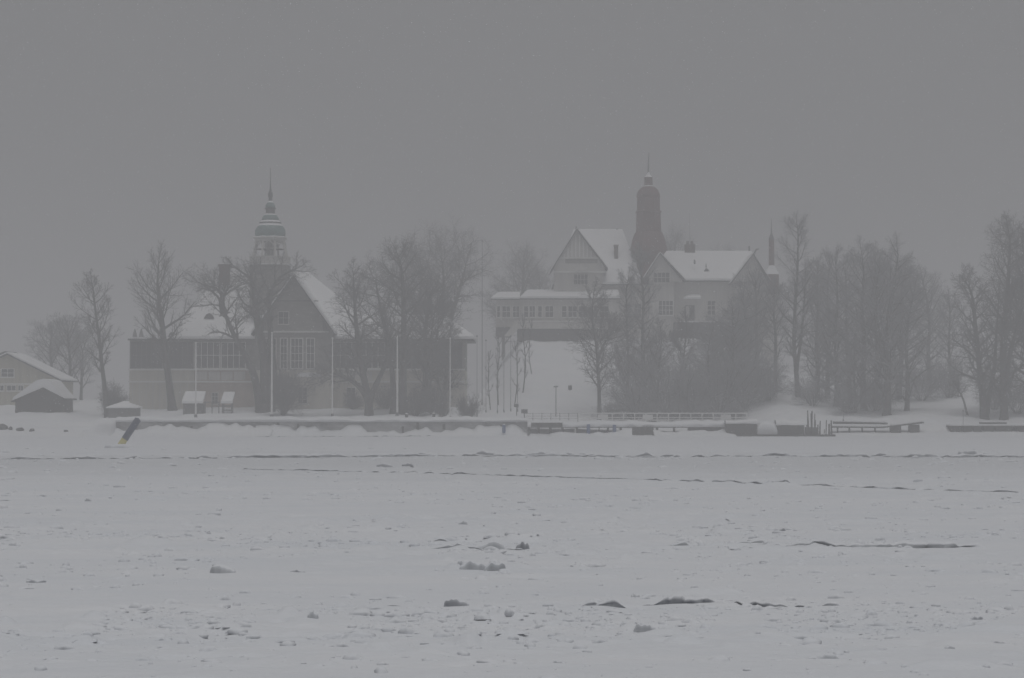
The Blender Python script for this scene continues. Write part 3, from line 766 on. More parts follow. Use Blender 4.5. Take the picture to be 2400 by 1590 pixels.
MB().tube(PX(1772, 585.5, DF - .9), PX(1779, 583.5, DF - .9), .12, .06, 6).build('finial', M['shade'], villa)
window(villa, 1657, 1678, 704, 740, DE, 2, 3, M['offwhite'], .12, .10)
d = MB().box(XM(1606, DE), XM(1628, DE), DE - .08, DE - .003, ZM(752, DE), ZM(716, DE)).build('door', M['shade'], villa)
MB().box(XM(1608, DE), XM(1616, DE), DE - .12, DE - .083, ZM(750, DE), ZM(718, DE)).build('door_leaf', M['offwhite'], d)
leanto(1603, 1643, DE - 1.3, DE - .003, 701, 694, M['snow'], 'porch_roof', 0, .25)
MB().box(XM(1590, 302.6), XM(1714, 302.6), 301.9, DE - .003, ZM(755.5, 302), ZM(752.5, 302)).build('terrace_snow', M['snow'], villa)
MB().box(XM(1580, 302), XM(1712, 302), 302, DE - .004, ZV, ZM(756, 302)).build('foundation', M['stone'], villa, label='dark granite foundation')
mb = MB(); D_ = 310.5
mb.box(XM(1606, D_), XM(1630, D_), D_, D_ + 1.0, ZM(598, D_), ZM(573, D_))
ch = mb.build('chimney', M['brickdark'], villa)
for x in (1610, 1620): MB().box(XM(x, D_), XM(x + 6, D_), D_ + .2, D_ + .8, ZM(572.8, D_), ZM(565, D_)).build('chimney_pot', M['brickdark'], ch)
MB().tube(PX(1756, 598, 311), PX(1756, 577, 311), .12, .12, 6).build('vent_pipe', M['shade'], villa)
MB().tube(PX(1628, 618, 306), PX(1628, 611, 306.6), .13, .13, 6).build('vent_pipe', M['shade'], villa)
dormer(1657, 643, 17, 14, 305.9, villa)
MB().tube(PX(1655, 632, 306.2), PX(1655, 618, 306.2), .1, .05, 6).build('finial', M['shade'], villa)
MB().tube(PX(1617, 575, 312), PX(1616, 500, 312), .03, .02, 5).build('antenna', M['metal'], villa)
# oxblood tower
DO = 307.0; oc = PX(1520, 600, DO); S2 = DO / F_PX
vt = MB().lathe(oc[0], DO, [(30 * S2, ZV), (30 * S2, ZM(606, DO)), (46 * S2, ZM(588, DO)), (45 * S2, ZM(580, DO)), (40 * S2, ZM(560, DO)), (35 * S2, ZM(548, DO)), (31.5 * S2, ZM(544, DO))], 8, math.pi / 8).build('tower', M['redroof'], villa, label='oxblood tower with a helmet dome')
def vl(prof, name, m, n=8, smooth=False): return MB().lathe(oc[0], DO, [(r * S2, ZM(y, DO)) for r, y in prof], n, math.pi / 8).build(name, M[m], vt, smooth)
vl([(31.5, 543.8), (30, 500), (32.5, 498.5), (32.5, 496), (28.5, 494), (28, 463)], 'shaft', 'redroof')
vl([(28.2, 462.8), (27, 455), (23.5, 447), (18, 441), (12, 438)], 'dome', 'redroof', 16, True)
vl([(11.5, 437.8), (9, 435)], 'dome_snow', 'snow', 12)
vl([(10.3, 434.8), (10.3, 416)], 'cap', 'redroof', 8)
vl([(10, 415.8), (4, 410), (2.2, 404)], 'cap_snow', 'snow', 8)
MB().tube(PX(1519, 405, DO), PX(1521, 357, DO), .13, .04, 6).build('spire', M['shade'], vt)

# ---- slender turret standing behind the trees
DS = 318.0
ts = PX(1808.5, 700, DS); S3 = DS / F_PX
tz = GZ(ts[0], DS)
turret = thing('turret', (ts[0], DS, tz), 'slender dark turret with a needle spire rising behind the bare trees', 'tower')
def sl(prof, name, m, n=8, rot=math.pi / 8): return MB().lathe(ts[0], DS, [(r * S3, ZM(y, DS)) for r, y in prof], n, rot).build(name, M[m], turret)
MB().lathe(ts[0], DS, [(15 * S3 * 1.35, tz - .5), (15 * S3 * 1.35, ZM(690.2, DS))], 4, math.pi / 4).build('turret_wall', M['offwhite'], turret)
MB().lathe(ts[0], DS, [(16 * S3 * 1.35, ZM(690, DS)), (16 * S3 * 1.35, ZM(644, DS))], 4, math.pi / 4).build('turret_base', M['redroof'], turret)
sl([(17 * 1.35, 643.8), (8, 622.5)], 'skirt_snow', 'snow', 4, math.pi / 4)
sl([(7, 622.3), (6.4, 562)], 'shaft', 'redroof')
sl([(7.2, 561.8), (5, 555), (2, 547), (1, 530), (.5, 512)], 'spire', 'shade')

# ================================================================== SMALL BUILDINGS AND FURNITURE ON THE SHORE
# pale yellow house
DH = 268.0
hs_ = thing('yellow_house', PX(-40, 958, DH), 'pale yellow gabled wooden house with snow along its roof edge', 'house')
gz_ = GZ(*PX(-20, 958, DH)[:2])
MB().prism([(XM(-110, DH), gz_ - .6), (XM(137, DH), gz_ - .6), (XM(137, DH), ZM(890, DH)), (XM(18, DH), ZM(832, DH)), (XM(-100, DH), ZM(886, DH))], DH, DH + 9).build('wall', M['ochre'], hs_)
for lo_ in ((XM(147, DH), ZM(895, DH)), (XM(-115, DH), ZM(893, DH))):
    hi_ = (XM(18, DH), ZM(832, DH))
    MB().prism(slope(lo_, hi_, 0, 0, .16), DH - .6, DH + 9.3).build('roof', M['roof'], hs_)
    MB().prism(slope(lo_, hi_, 0, 0, .16, .163), DH - .5, DH + 9.3).build('roof_snow', M['snow'], hs_)
window(hs_, 2, 34, 864, 885, DH, 2, 2, M['white'], .09, .06)
for a, b in ((-8, 10), (16, 38), (42, 56)): window(hs_, a, b, 903, 917, DH, 2, 1, M['white'], .07, .05)
MB().box(XM(-110, DH), XM(134, DH), DH - .09, DH - .004, ZM(902, DH), ZM(899, DH)).build('string_course', M['white'], hs_)
MB().prism([(XM(-30, DH), ZM(832, DH)), (XM(20, DH), ZM(834, DH)), (XM(-2, DH), ZM(822, DH))], DH + 3, DH + 9).build('rear_gable', M['shade'], hs_)
# dark boat shed under a thick snow roof
DB = 253.0
bs = thing('boat_shed', PX(92, 972, DB), 'dark timber boat shed under a thick rounded snow roof', 'shed')
bz = GZ(*PX(92, 972, DB)[:2])
MB().prism([(XM(36, DB), bz - .5), (XM(148, DB), bz - .5), (XM(146, DB), ZM(934, DB)), (XM(103, DB), ZM(912, DB)), (XM(36, DB), ZM(938, DB))], DB, DB + 6).build('wall', M['timber'], bs)
for k, lo_ in enumerate(((XM(156, DB), ZM(938, DB)), (XM(28, DB), ZM(943, DB)))):
    hi_ = (XM(103, DB), ZM(911, DB))
    MB().prism(slope(lo_, hi_, 0, 0, .12), DB - .5, DB + 6.2).build('roof', M['timber'], bs)
tp = [(30, 942), (33, 934), (50, 922), (72, 905), (88, 894), (103, 891), (116, 894), (126, 905), (138, 920), (154, 936), (154, 939.5), (103, 912.5)]
tp = [(XM(x, DB), ZM(y, DB) + .13) for x, y in tp]
MB().prism(tp, DB - .42, DB + 6.1).build('roof_snow', M['snow'], bs)
for i, x in enumerate(range(40, 146, 11)):
    ybt = 938 + (x - 36) * (-26 / 67.0) if x < 103 else 912 + (x - 103) * (22 / 43.0)
    piece('plank', M['timber'], bs, XM(x, DB), XM(x + 9.5, DB), DB - .05, DB - .004, bz - .4, ZM(ybt + 6, DB))
# small grey hut with pyramid snow roof
DK = 246.0
kz = GZ(*PX(287, 985, DK)[:2])
kh = thing('hut', PX(287, 985, DK), 'small low grey hut with a pyramid roof of snow at the end of the quay', 'hut')
MB().box(XM(254, DK), XM(319, DK), DK, DK + 3, kz - .5, ZM(957, DK)).build('wall', M['greywood'], kh)
cx_ = (XM(254, DK) + XM(319, DK)) / 2
MB().lathe(cx_, DK + 1.5, [(2.42, ZM(957, DK) + .002), (2.42, ZM(954, DK)), (.7, ZM(944, DK)), (.1, ZM(940, DK))], 4, math.pi / 4).build('roof_snow', M['snow'], kh)
# notice board and feeding shelter with slab roofs of snow
def booth(x0, x1, y_roof0, y_roof1, y_base, D, label, solid):
    t = thing('booth', PX((x0 + x1) / 2, y_base, D), label, 'booth')
    z0 = GZ(*PX((x0 + x1) / 2, y_base, D)[:2]) - .3
    if solid:
        MB().box(XM(x0 + 2, D), XM(x1 - 1, D), D + .15, D + 1.8, z0, ZM(y_roof1, D)).build('wall', M['greywood'], t)
    else:
        for xx in (x0 + 2, x1 - 4):
            for dd in (.2, 1.3): MB().box(XM(xx, D), XM(xx, D) + .1, D + dd, D + dd + .1, z0, ZM(y_roof1, D)).build('post', M['greywood'], t)
        for yy_ in (952, 962): MB().box(XM(x0 + 2, D), XM(x1 - 2, D), D + .14, D + .19, ZM(yy_, D) - .08, ZM(yy_, D) + .08).build('rail', M['greywood'], t)
    vs = [(XM(x0, D), D - .15, ZM(y_roof1, D)), (XM(x1, D), D - .15, ZM(y_roof1, D)), (XM(x1 + 1, D), D + 1.9, ZM(y_roof0, D)), (XM(x0 + 2, D), D + 1.9, ZM(y_roof0, D))]
    vs += [(a, b, c + .28) for a, b, c in vs]
    MB().add(vs, [(0, 3, 2, 1), (4, 5, 6, 7), (0, 1, 5, 4), (1, 2, 6, 5), (2, 3, 7, 6), (3, 0, 4, 7)]).build('roof_snow', M['snow'], t)
    return t
booth(427, 476, 923, 946, 976, 249, 'grey closed booth with a bright sloping slab of snow for a roof', True)
booth(518, 545, 924, 946, 974, 249, 'narrow open shelter on thin posts with a sloping snow slab roof', False)
tb = thing('table', PX(497, 974, 249.5), 'grey wooden table frame between the snow-roofed booth and the open shelter', 'table')
tz_ = GZ(*PX(497, 974, 249.5)[:2])
for x in (480, 496, 512): MB().box(XM(x, 249.5), XM(x, 249.5) + .1, 249.5, 249.6, tz_ - .3, ZM(944, 249.5)).build('leg', M['greywood'], tb)
MB().box(XM(478, 249.5), XM(516, 249.5), 249.3, 249.8, ZM(944, 249.5) + .002, ZM(942, 249.5)).build('top', M['greywood'], tb)

# flagpoles
def pole(x, ytop, D, r, m, label, cat='flagpole', group=None, name='flagpole'):
    X = XM(x, D); z0 = GZ(X, D)
    t = thing(name, (X, D, z0), label, cat, group)
    MB().tube((X, D, z0 - .3), (X, D, ZM(ytop, D)), r, r * .6, 8).build('shaft', m, t)
    MB().lathe(X, D, [(.05, ZM(ytop, D) + .002), (.11, ZM(ytop, D) + .08), (.05, ZM(ytop, D) + .17)], 8).build('truck', m, t)
    MB().lathe(X, D, [(r * 1.9, z0 - .2), (r * 1.9, z0 + .35)], 8).build('socket', M['metal'], t)
    return t
GF = 'white flagpoles along the quay'
pole(459, 806, 244.0, .09, M['polewhite'], 'white flagpole standing before the snow-roofed booth', group=GF)
pole(637, 782, 243.6, .11, M['polewhite'], 'white flagpole standing before the gable and the dark juniper', group=GF)
pole(779, 795, 243.6, .08, M['polewhite'], 'white flagpole standing before the eave of the clubhouse gable', group=GF)
pole(931, 793, 244.0, .10, M['polewhite'], 'white flagpole beside the thick twin-stemmed tree', group=GF)
pole(1055, 795, 244.5, .075, M['polewhite'], 'white flagpole among leafless shrubs near the hip end of the clubhouse', group=GF)
GM = 'thin grey masts below the villa slope'
for x, yt, D, lb in ((1118, 790, 247, 'thin grey mast beside the spiky fan-shaped shrub'), (1139, 800, 250, 'thin grey mast below the open veranda corner'), (1166, 795, 247.5, 'thin grey mast before the wispy sapling under the terrace stairs'),
                     (1181, 788, 248, 'tallest of the thin grey masts under the terrace stairs'), (1197, 790, 249, 'thin grey mast between the terrace stairs and the round-headed sign'), (1213, 800, 247, 'thin grey mast close behind the round-headed sign')):
    pole(x, yt, D, .035, M['metal'], lb, 'mast', GM, 'mast')
pole(1130, 567, 262, .05, M['metal'], 'very tall thin mast rising between the clubhouse and the villa', 'mast', None, 'mast')

# street lamp on the slope
DL = 250.0
lx = XM(1303, DL); lz = GZ(lx, DL)
lamp = thing('street_lamp', (lx, DL, lz), 'slim path lamp with a T-shaped head at the foot of the slope', 'street lamp')
MB().tube((lx, DL, lz - .2), (lx, DL, ZM(908, DL)), .06, .045, 8).build('pole', M['metal'], lamp)
MB().box(lx - .24, lx + .24, DL - .12, DL + .12, ZM(908, DL), ZM(905.5, DL)).build('lamp_head', M['metal'], lamp)
MB().box(lx - .22, lx + .22, DL - .1, DL + .1, ZM(905.4, DL), ZM(904, DL)).build('snow_cap', M['snow'], lamp)
# sign posts, bollards
def signpost(x, yt, yb, wpx, hpx, D, label, blank=True):
    X = XM(x, D); z0 = GZ(X, D)
    t = thing('sign', (X, D, z0), label, 'sign')
    MB().tube((X, D, z0 - .3), (X, D, ZM(yt, D)), .05, .05, 8).build('post', M['metal'], t)
    MB().box(XM(x - wpx / 2, D), XM(x + wpx / 2, D), D - .10, D - .055, ZM(yt + hpx, D), ZM(yt, D)).build('plate', M['shade'], t)
    MB().box(XM(x - wpx / 2, D), XM(x + wpx / 2, D), D - .11, D - .02, ZM(yt, D) + .002, ZM(yt, D) + .08).build('snow_cap', M['snow'], t)
signpost(1211, 947, 976, 9, 8, 244, 'dark round-headed sign by the quay end')
signpost(1229, 960, 980, 15, 9, 243.5, 'dark wide low sign beside the round-headed sign')
signpost(1404, 983, 998, 11, 9, 241.2, 'small dark notice plate at the edge of the jetty')
signpost(1336, 904, 916, 9, 10, 262, 'dark square plate standing alone on the snowy slope')
def post_thing(x, y0, y1, wpx, D, label, name='bollard', cat='bollard'):
    X = XM(x, D); z0 = min(GZ(X, D), ZM(y1, D)); zt = max(ZM(y0, D), z0 + .35); r = wpx / 2 * D / F_PX
    t = thing(name, (X, D, z0), label, cat)
    MB().lathe(X, D, [(r, z0 - .3), (r, zt - .12), (r * 1.25, zt - .08), (r * 1.25, zt)], 10).build('body', M['timber'], t)
    MB().lathe(X, D, [(r * 1.2, zt + .002), (r * .9, zt + .08), (r * .3, zt + .12)], 10).build('snow_cap', M['snow'], t)
post_thing(953, 971, 983, 7, 242.2, 'dark mooring bollard on the quay edge beyond the thick tree')
post_thing(1017, 970, 976, 7, 243.5, 'dark bollard half buried in a snow mound on the quay')

# ================================================================== QUAY, JETTY, RAFTS
DQY = 240.2
quay = thing('quay_wall', PX(750, 1022, DQY), 'long low timber quay wall crusted with frost and topped with snow', 'wall')
XA, XB = XM(272, DQY), XM(1236, DQY)
n = 420
xs = np.linspace(XA, XB, n)
prof_rows = []
lev = [(-.75, 0.0), (.5, -.02), (1.1, 0.0), (1.52, .03), (1.62, .25), (1.62, 1.2)]
for k, (z, dy) in enumerate(lev):
    prof_rows.append(np.stack([xs, DQY + dy + .10 * vnoise(xs / .5, xs * 0 + k, 60 + k) * (k < 4), np.full(n, z) + .05 * vnoise(xs / 1.1, xs * 0 + k, 66)], -1))
V = np.concatenate(prof_rows) - np.array(quay.location)
obj_from('wall_face', np_mesh('wall_face', V, grid_faces(len(lev), n)), M['frosted'], quay)
k = 0
x = XA + .2
rnd = random.Random(4)
while x < XB - .5:                       # fender timbers down the wall
    wd = rnd.uniform(.16, .3)
    zt_ = rnd.uniform(.9, 1.5); piece('fender_timber', M['timber'], quay, x, x + wd, DQY - .14, DQY - .01, rnd.uniform(-.2, .8), zt_); x += rnd.uniform(1.0, 7.0)
# snow lying on the quay edge and drifted against its foot
def snow_strip(name, x0, x1, prof, parent, seed, amp=.25, n=500, mtl='land'):
    xs = np.linspace(x0, x1, n); rows = []
    a = .75 + amp * 2 * vnoise(xs / 2.4, xs * 0, seed) + amp * 1.2 * vnoise(xs / .7, xs * 0, seed + 1)
    for k, (dy, z, f) in enumerate(prof):
        rows.append(np.stack([xs, dy + .14 * vnoise(xs / .9, xs * 0 + 3 * k, seed + 2), z + f * a + .03 * vnoise(xs / .4, xs * 0 + k, seed + 3)], -1))
    V = np.concatenate(rows) - (np.array(root_of(parent).location) if parent else 0)
    return obj_from(name, np_mesh(name, V, grid_faces(len(prof), n)), M[mtl], parent)
snow_strip('snow_cap', XA, XB, [(DQY + .1, 1.50, 0), (DQY - .22, 1.44, .05), (DQY - .28, 1.50, .22), (DQY + .05, 1.56, .42), (DQY + .9, 1.62, .50), (DQY + 3.2, 1.60, .1)], quay, 71)
snow_strip('snow_drift', XA, XM(640, DQY), [(DQY - 4.5, -.08, 0), (DQY - 2.2, .0, .22), (DQY - .8, .02, .62), (DQY - .15, .05, 1.15), (DQY + .3, 0, .8)], quay, 81, .34)
snow_strip('snow_drift', XM(600, DQY), XB, [(DQY - 2.5, -.08, 0), (DQY - 1.2, .0, .12), (DQY - .5, .02, .45), (DQY - .12, .02, .95), (DQY + .3, 0, .4)], quay, 91, .55)
ridge([(600, 1024), (800, 1024.5), (1045, 1022)], .16, .5, 171, .5, .12)

# jetty running on from the quay
jet = thing('jetty', PX(1480, 1012, 240), 'snow-covered timber jetty on dark piles with white ladder posts', 'jetty')
J0, J1 = XM(1236, 240), XM(1722, 240)
piece('deck', M['timber'], jet, J0, J1, 239.6, 242.4, ZM(1003, 240), ZM(998, 240))
snow_strip('deck_snow', J0, J1, [(239.4, ZM(1001, 240), 0), (239.35, ZM(998, 240), .12), (239.8, ZM(998, 240), .5), (241, ZM(997, 240), .6), (242.6, ZM(998, 240), .1)], jet, 85, .22, 260)
for x in (1262, 1290, 1318, 1352, 1425, 1455, 1540, 1580, 1640, 1690):
    X = XM(x, 240)
    MB().tube((X, 240.2, -.5), (X, 240.2, ZM(1002.6, 240)), .13, .13, 8).build('pile', M['timber'], jet)
for x in (1348, 1450, 1474):
    X = XM(x, 239.2)
    piece('ladder_post', M['white'], jet, X - .05, X + .05, 239.1, 239.25, .1, ZM(1003, 239.2))
piece('fender_block', M['timber'], jet, XM(1482, 239), XM(1532, 239), 239.0, 239.58, -.1, ZM(1001, 239))
piece('deck_beam', M['timber'], jet, XM(1245, 239.4), XM(1318, 239.4), 239.3, 239.55, ZM(1001, 239.4), ZM(991, 239.4))
snow_strip('snow_drift', XM(1290, 239), XM(1480, 239), [(236.5, -.08, 0), (237.6, 0, .18), (238.6, .02, .5), (239.4, .02, .62), (240.4, 0, .3)], jet, 87, .4, 220)
snow_strip('snow_drift', XM(1530, 239), XM(1720, 239), [(235.5, -.08, 0), (236.6, 0, .2), (238, .02, .55), (239.4, .02, .85), (240.4, 0, .5)], jet, 89, .3, 220)

# white railing on the shore walk
rail = thing('railing', PX(1550, 986, 245.6), 'long white post-and-rail fence behind the snowy jetty', 'fence')
DR = 245.6
zlow = ZM(987, DR)
xp = 1356.0; prev = None
while xp < 1752:
    X = XM(xp, DR)
    piece('post', M['polewhite'], rail, X - .055, X + .055, DR - .05, DR + .06, zlow - .8, ZM(968, DR))
    if prev is not None:
        piece('top_rail', M['polewhite'], rail, prev + .058, X - .058, DR - .06, DR + .05, ZM(970.4, DR), ZM(967.6, DR))
        piece('middle_rail', M['polewhite'], rail, prev + .058, X - .058, DR - .03, DR + .03, ZM(980, DR), ZM(978, DR))
        piece('bottom_rail', M['polewhite'], rail, prev + .058, X - .058, DR - .03, DR + .03, ZM(986, DR), ZM(983.6, DR))
    prev = X; xp += 26.3
for x in (1412, 1517, 1700):
    piece('infill_board', M['polewhite'], rail, XM(x - 11, DR), XM(x + 13, DR), DR - .02, DR + .01, ZM(983, DR), ZM(972, DR))
walk = thing('cable_fence', PX(1290, 982, 246.8), 'thin grey wire fence beside the path lamp', 'fence')
for x in range(1228, 1356, 21):
    X = XM(x, 246.8); piece('post', M['metal'], walk, X - .03, X + .03, 246.8, 246.86, GZ(X, 246.8) - .3, ZM(968, 246.8))
for y in (970, 976, 982):
    piece('wire', M['metal'], walk, XM(1228, 246.8), XM(1354, 246.8), 246.82, 246.845, ZM(y, 246.8), ZM(y, 246.8) + .03)
# dark retaining beam behind
beam = solo('retaining_wall', MB().box(XM(1612, 243), XM(1716, 243), 243, 243.6, -.5, ZM(989, 243)), M['stone'], PX(1665, 1003, 243), 'dark flat retaining wall under the end of the white railing', 'wall')

# blue drums on the jetty edge
for x, y0, y1, lab in ((1181, 996, 1010, 'small blue drum against the frosted quay wall'), (1379, 995, 1012, 'blue drum hanging by the middle of the jetty'), (1440, 996, 1010, 'blue drum beside the dark fender block of the jetty')):
    D_ = 239.0; p = PX(x, y1, D_); r = 4.2 * D_ / F_PX; zt = ZM(y0, D_)
    t = thing('drum', p, lab, 'drum', None)
    MB().lathe(p[0], D_, [(r * .9, p[2] - .25), (r, p[2] + .05), (r, zt - .12), (r * .8, zt)], 10).build('body', M['blue'], t)
    MB().lathe(p[0], D_, [(r * .75, zt + .002), (r * .6, zt + .07), (r * .2, zt + .1)], 10).build('snow_cap', M['snow'], t)

# work raft carrying crates and timber
DRF = 237.0
raft = thing('work_raft', ICE(1820, 1024), 'dark work raft frozen in beside the jetty, loaded with snowed-up bins and stakes', 'raft')
piece('hull', M['timber'], raft, XM(1692, DRF), XM(1958, DRF), DRF, DRF + 3.4, -.15, ZM(1019, DRF))
def raft_bin(x0, x1, yt, yb, lab, m='timber', D=237.5):
    t = thing('bin', PX((x0 + x1) / 2, yb, D), lab, 'bin')
    X0, X1, Z0, Z1 = XM(x0, D), XM(x1, D), ZM(yb, D), ZM(yt, D)
    MB().box(X0, X1, D, D + 2.2, Z0, Z1).build('body', M[m], t)
    nn = max(2, int((x1 - x0) / 14))
    for k in range(nn):
        a = X0 + (X1 - X0) * k / nn
        piece('plank', M[m], t, a + .02, a + (X1 - X0) / nn - .02, D - .05, D - .003, Z0 + .02, Z1 - .02)
    z = Z1
    snow_strip('snow_cap', X0 - .05, X1 + .05, [(D - .06, z - .05, 0), (D - .1, z + .05, .12), (D + .3, z + .1, .42), (D + 1.4, z + .1, .5), (D + 2.3, z - .05, .1)], t, int(x0), .25, 40, 'snow')
raft_bin(1702, 1774, 993, 1018.5, 'long dark slatted bin at the jetty end of the raft under a snow cap')
raft_bin(1820, 1885, 996, 1018.5, 'dark slatted bin in the middle of the raft under a snow cap')
mound = MB()
_hx = XM(1797, 238)
_rows = [(0.0, -1.02, .1), (-.04, -1.0, .55), (.05, -.98, 1.15), (.35, -.88, 1.5), (1.0, -.8, 1.62), (1.9, -.9, 1.2), (2.3, -.95, .1)]
_nu = 15
for _dy, _h, _z in _rows:
    for _k in range(_nu):
        _u = -1 + 2 * _k / (_nu - 1)
        _n = float(vnoise(np.array([_u * 2.3 + _dy]), np.array([_dy * 1.7]), 33)[0])
        mound.v.append((_hx + _u * 1.05, 237.45 + _dy + .1 * _n, .1 + (_z - .1) * (1 - abs(_u) ** 5 * .35) + .16 * _n * (_z > .2)))
mound.f = [(r_ * _nu + k_, r_ * _nu + k_ + 1, (r_ + 1) * _nu + k_ + 1, (r_ + 1) * _nu + k_) for r_ in range(len(_rows) - 1) for k_ in range(_nu - 1)]
solo('snow_heap', mound, M['land'], (XM(1797, 238), 238.5, .1), 'white heap of snow between the two dark bins on the raft', 'snow heap', None, True)
st = thing('stake_pile', PX(1920, 1018, 237.6), 'bundle of upright dark stakes and posts on the raft', 'posts')
rnd = random.Random(8)
for k in range(20):
    x = rnd.uniform(1888, 1950); D_ = 237.4 + rnd.uniform(0, 2.2)
    yt = rnd.uniform(985, 1008) if k > 4 else rnd.uniform(962, 978)
    X = XM(x, D_)
    MB().tube((X, D_, ZM(1019, D_)), (X + rnd.uniform(-.08, .08), D_ + rnd.uniform(-.1, .1), ZM(yt, D_)), rnd.uniform(.05, .12), rnd.uniform(.04, .08), 6).build('stake', M['timber'], st)
piece('crate', M['timber'], st, XM(1890, 237.5), XM(1915, 237.5), 237.5, 239, ZM(1019, 237.5), ZM(1002, 237.5))
# gangway ramp and floats beyond the raft
gw_ = thing('gangway', PX(2050, 1004, 239), 'narrow snowy gangway with a tilted ramp between dark floats', 'gangway')
D_ = 239.0
MB().prism([(XM(1950, D_), ZM(1003, D_)), (XM(2070, D_), ZM(1004, D_)), (XM(2090, D_), ZM(1001, D_)), (XM(2090, D_), ZM(998.5, D_)), (XM(2068, D_), ZM(1001, D_)), (XM(1950, D_), ZM(1000, D_))], D_, D_ + 1.2).build('walkway', M['timber'], gw_)
MB().prism([(XM(2091, D_), ZM(1001, D_)), (XM(2165, D_), ZM(992.5, D_)), (XM(2165, D_), ZM(989, D_)), (XM(2091, D_), ZM(998, D_))], D_, D_ + 1.2).build('ramp', M['timber'], gw_)
MB().prism([(XM(2091, D_), ZM(997.9, D_)), (XM(2163, D_), ZM(988.9, D_)), (XM(2163, D_), ZM(987, D_)), (XM(2091, D_), ZM(996, D_))], D_ + .05, D_ + 1.15).build('ramp_snow', M['snow'], gw_)
MB().box(XM(1950, D_), XM(2068, D_), D_ + .05, D_ + 1.15, ZM(999.8, D_), ZM(997.6, D_)).build('walkway_snow', M['snow'], gw_)
for a, b in ((2088, 2112), (2132, 2155)): piece('float', M['timber'], gw_, XM(a, D_), XM(b, D_), D_ + .1, D_ + 1.0, -.05, ZM(999 if a < 2100 else 996, D_))
for a in (1962, 1990, 2020, 2050): piece('support', M['timber'], gw_, XM(a, D_), XM(a + 3, D_), D_ + .2, D_ + .5, -.2, ZM(1003, D_))
lg = thing('floating_log', PX(1985, 992, 242), 'long thin dark boom lying in the snow behind the gangway', 'log')
MB().tube(PX(1952, 991, 242), PX(2080, 993, 242), .13, .1, 8).build('trunk', M['timber'], lg)
MB().box(XM(1956, 242), XM(2076, 242), 241.92, 242.08, ZM(991, 242) + .1, ZM(991, 242) + .17).build('snow_cap', M['snow'], lg)
dk = thing('floating_dock', PX(2330, 1006, 239.5), 'flat floating dock with dark pontoons and a snowy deck beneath the twin trees', 'dock')
D_ = 239.5
piece('deck', M['timber'], dk, XM(2226, D_), XM(2460, D_), D_, D_ + 2.2, ZM(1001, D_), ZM(998.5, D_))
piece('deck_snow', M['snow'], dk, XM(2226, D_), XM(2460, D_), D_ + .04, D_ + 2.2, ZM(998.4, D_), ZM(995.5, D_))
for a, b in ((2228, 2248), (2258, 2278), (2282, 2300), (2306, 2330), (2334, 2372), (2388, 2430)): piece('pontoon', M['timber'], dk, XM(a, D_), XM(b, D_), D_ + .05, D_ + 1.8, -.1, ZM(1001.2, D_))
piece('bench_board', M['timber'], dk, XM(2302, D_), XM(2366, D_), D_ + 1.4, D_ + 1.7, ZM(994.5, D_), ZM(990.5, D_))
piece('bench_snow', M['snow'], dk, XM(2302, D_), XM(2366, D_), D_ + 1.38, D_ + 1.72, ZM(990.4, D_), ZM(988.5, D_))
pole(2257, 965, 240.5, .04, M['metal'], 'thin short mast by the floating dock', 'mast', None, 'mast')
pole(1976, 950, 243.5, .04, M['metal'], 'thin short mast in the snow behind the gangway', 'mast', None, 'mast')

# leaning spar buoy
p0 = Vector(ICE(281, 1047)); DD = p0.y
pb, pm, pt = Vector(PX(283, 1044, DD)), Vector(PX(294, 1027, DD)), Vector(PX(323, 984, DD - .5))
buoy = thing('spar_buoy', tuple(pb), 'leaning navy blue and yellow spar buoy frozen into the ice', 'buoy')
r = .27
MB().tube(pb + (pb - pm) * .5, pm, r, r, 20).build('lower_spar', M['yellow'], buoy, label='yellow lower end')
MB().tube(pm + (pt - pm) * .002, pt, r * 1.003, r, 20).build('upper_spar', M['navy'], buoy, label='navy blue upper end')
ax = (pt - pm).normalized()
MB().tube(pt + ax * .004, pt + ax * .09, r * .85, r * .45, 16).build('cap', M['navy'], buoy)
MB().tube(pm - ax * .05, pm + ax * .06, r * 1.05, r * 1.05, 20).build('band', M['navy'], buoy)
ice_block(276, 1050, 70, 10, 77, 'low collar of ridged snow around the foot of the leaning spar buoy', None)

# shore stones
for k, (x, y, wq, hq) in enumerate(((6, 1008, 26, 12), (26, 1002, 9, 7), (48, 1011, 18, 6), (75, 1004, 12, 6), (155, 1018, 10, 4))):
    D_ = 240.5 - k * .3
    X = XM(x, D_); z0 = GZ(X, D_); s = D_ / F_PX
    rg = random.Random(k)
    mb = MB().lathe(X, D_, [(wq * s * .5, z0 - .2), (wq * s * .55, z0 + .05), (wq * s * .42, z0 + hq * s * .7), (wq * s * .15, z0 + hq * s)], 9)
    mb.v = [(a + rg.uniform(-.06, .06), b + rg.uniform(-.06, .06), c + rg.uniform(-.04, .04)) for a, b, c in mb.v]
    solo('shore_stone', mb, M['stone'], (X, D_, z0), 'dark boulder poking through the snow on the shore below the boat shed', 'stone', 'stones on the snowy shore')
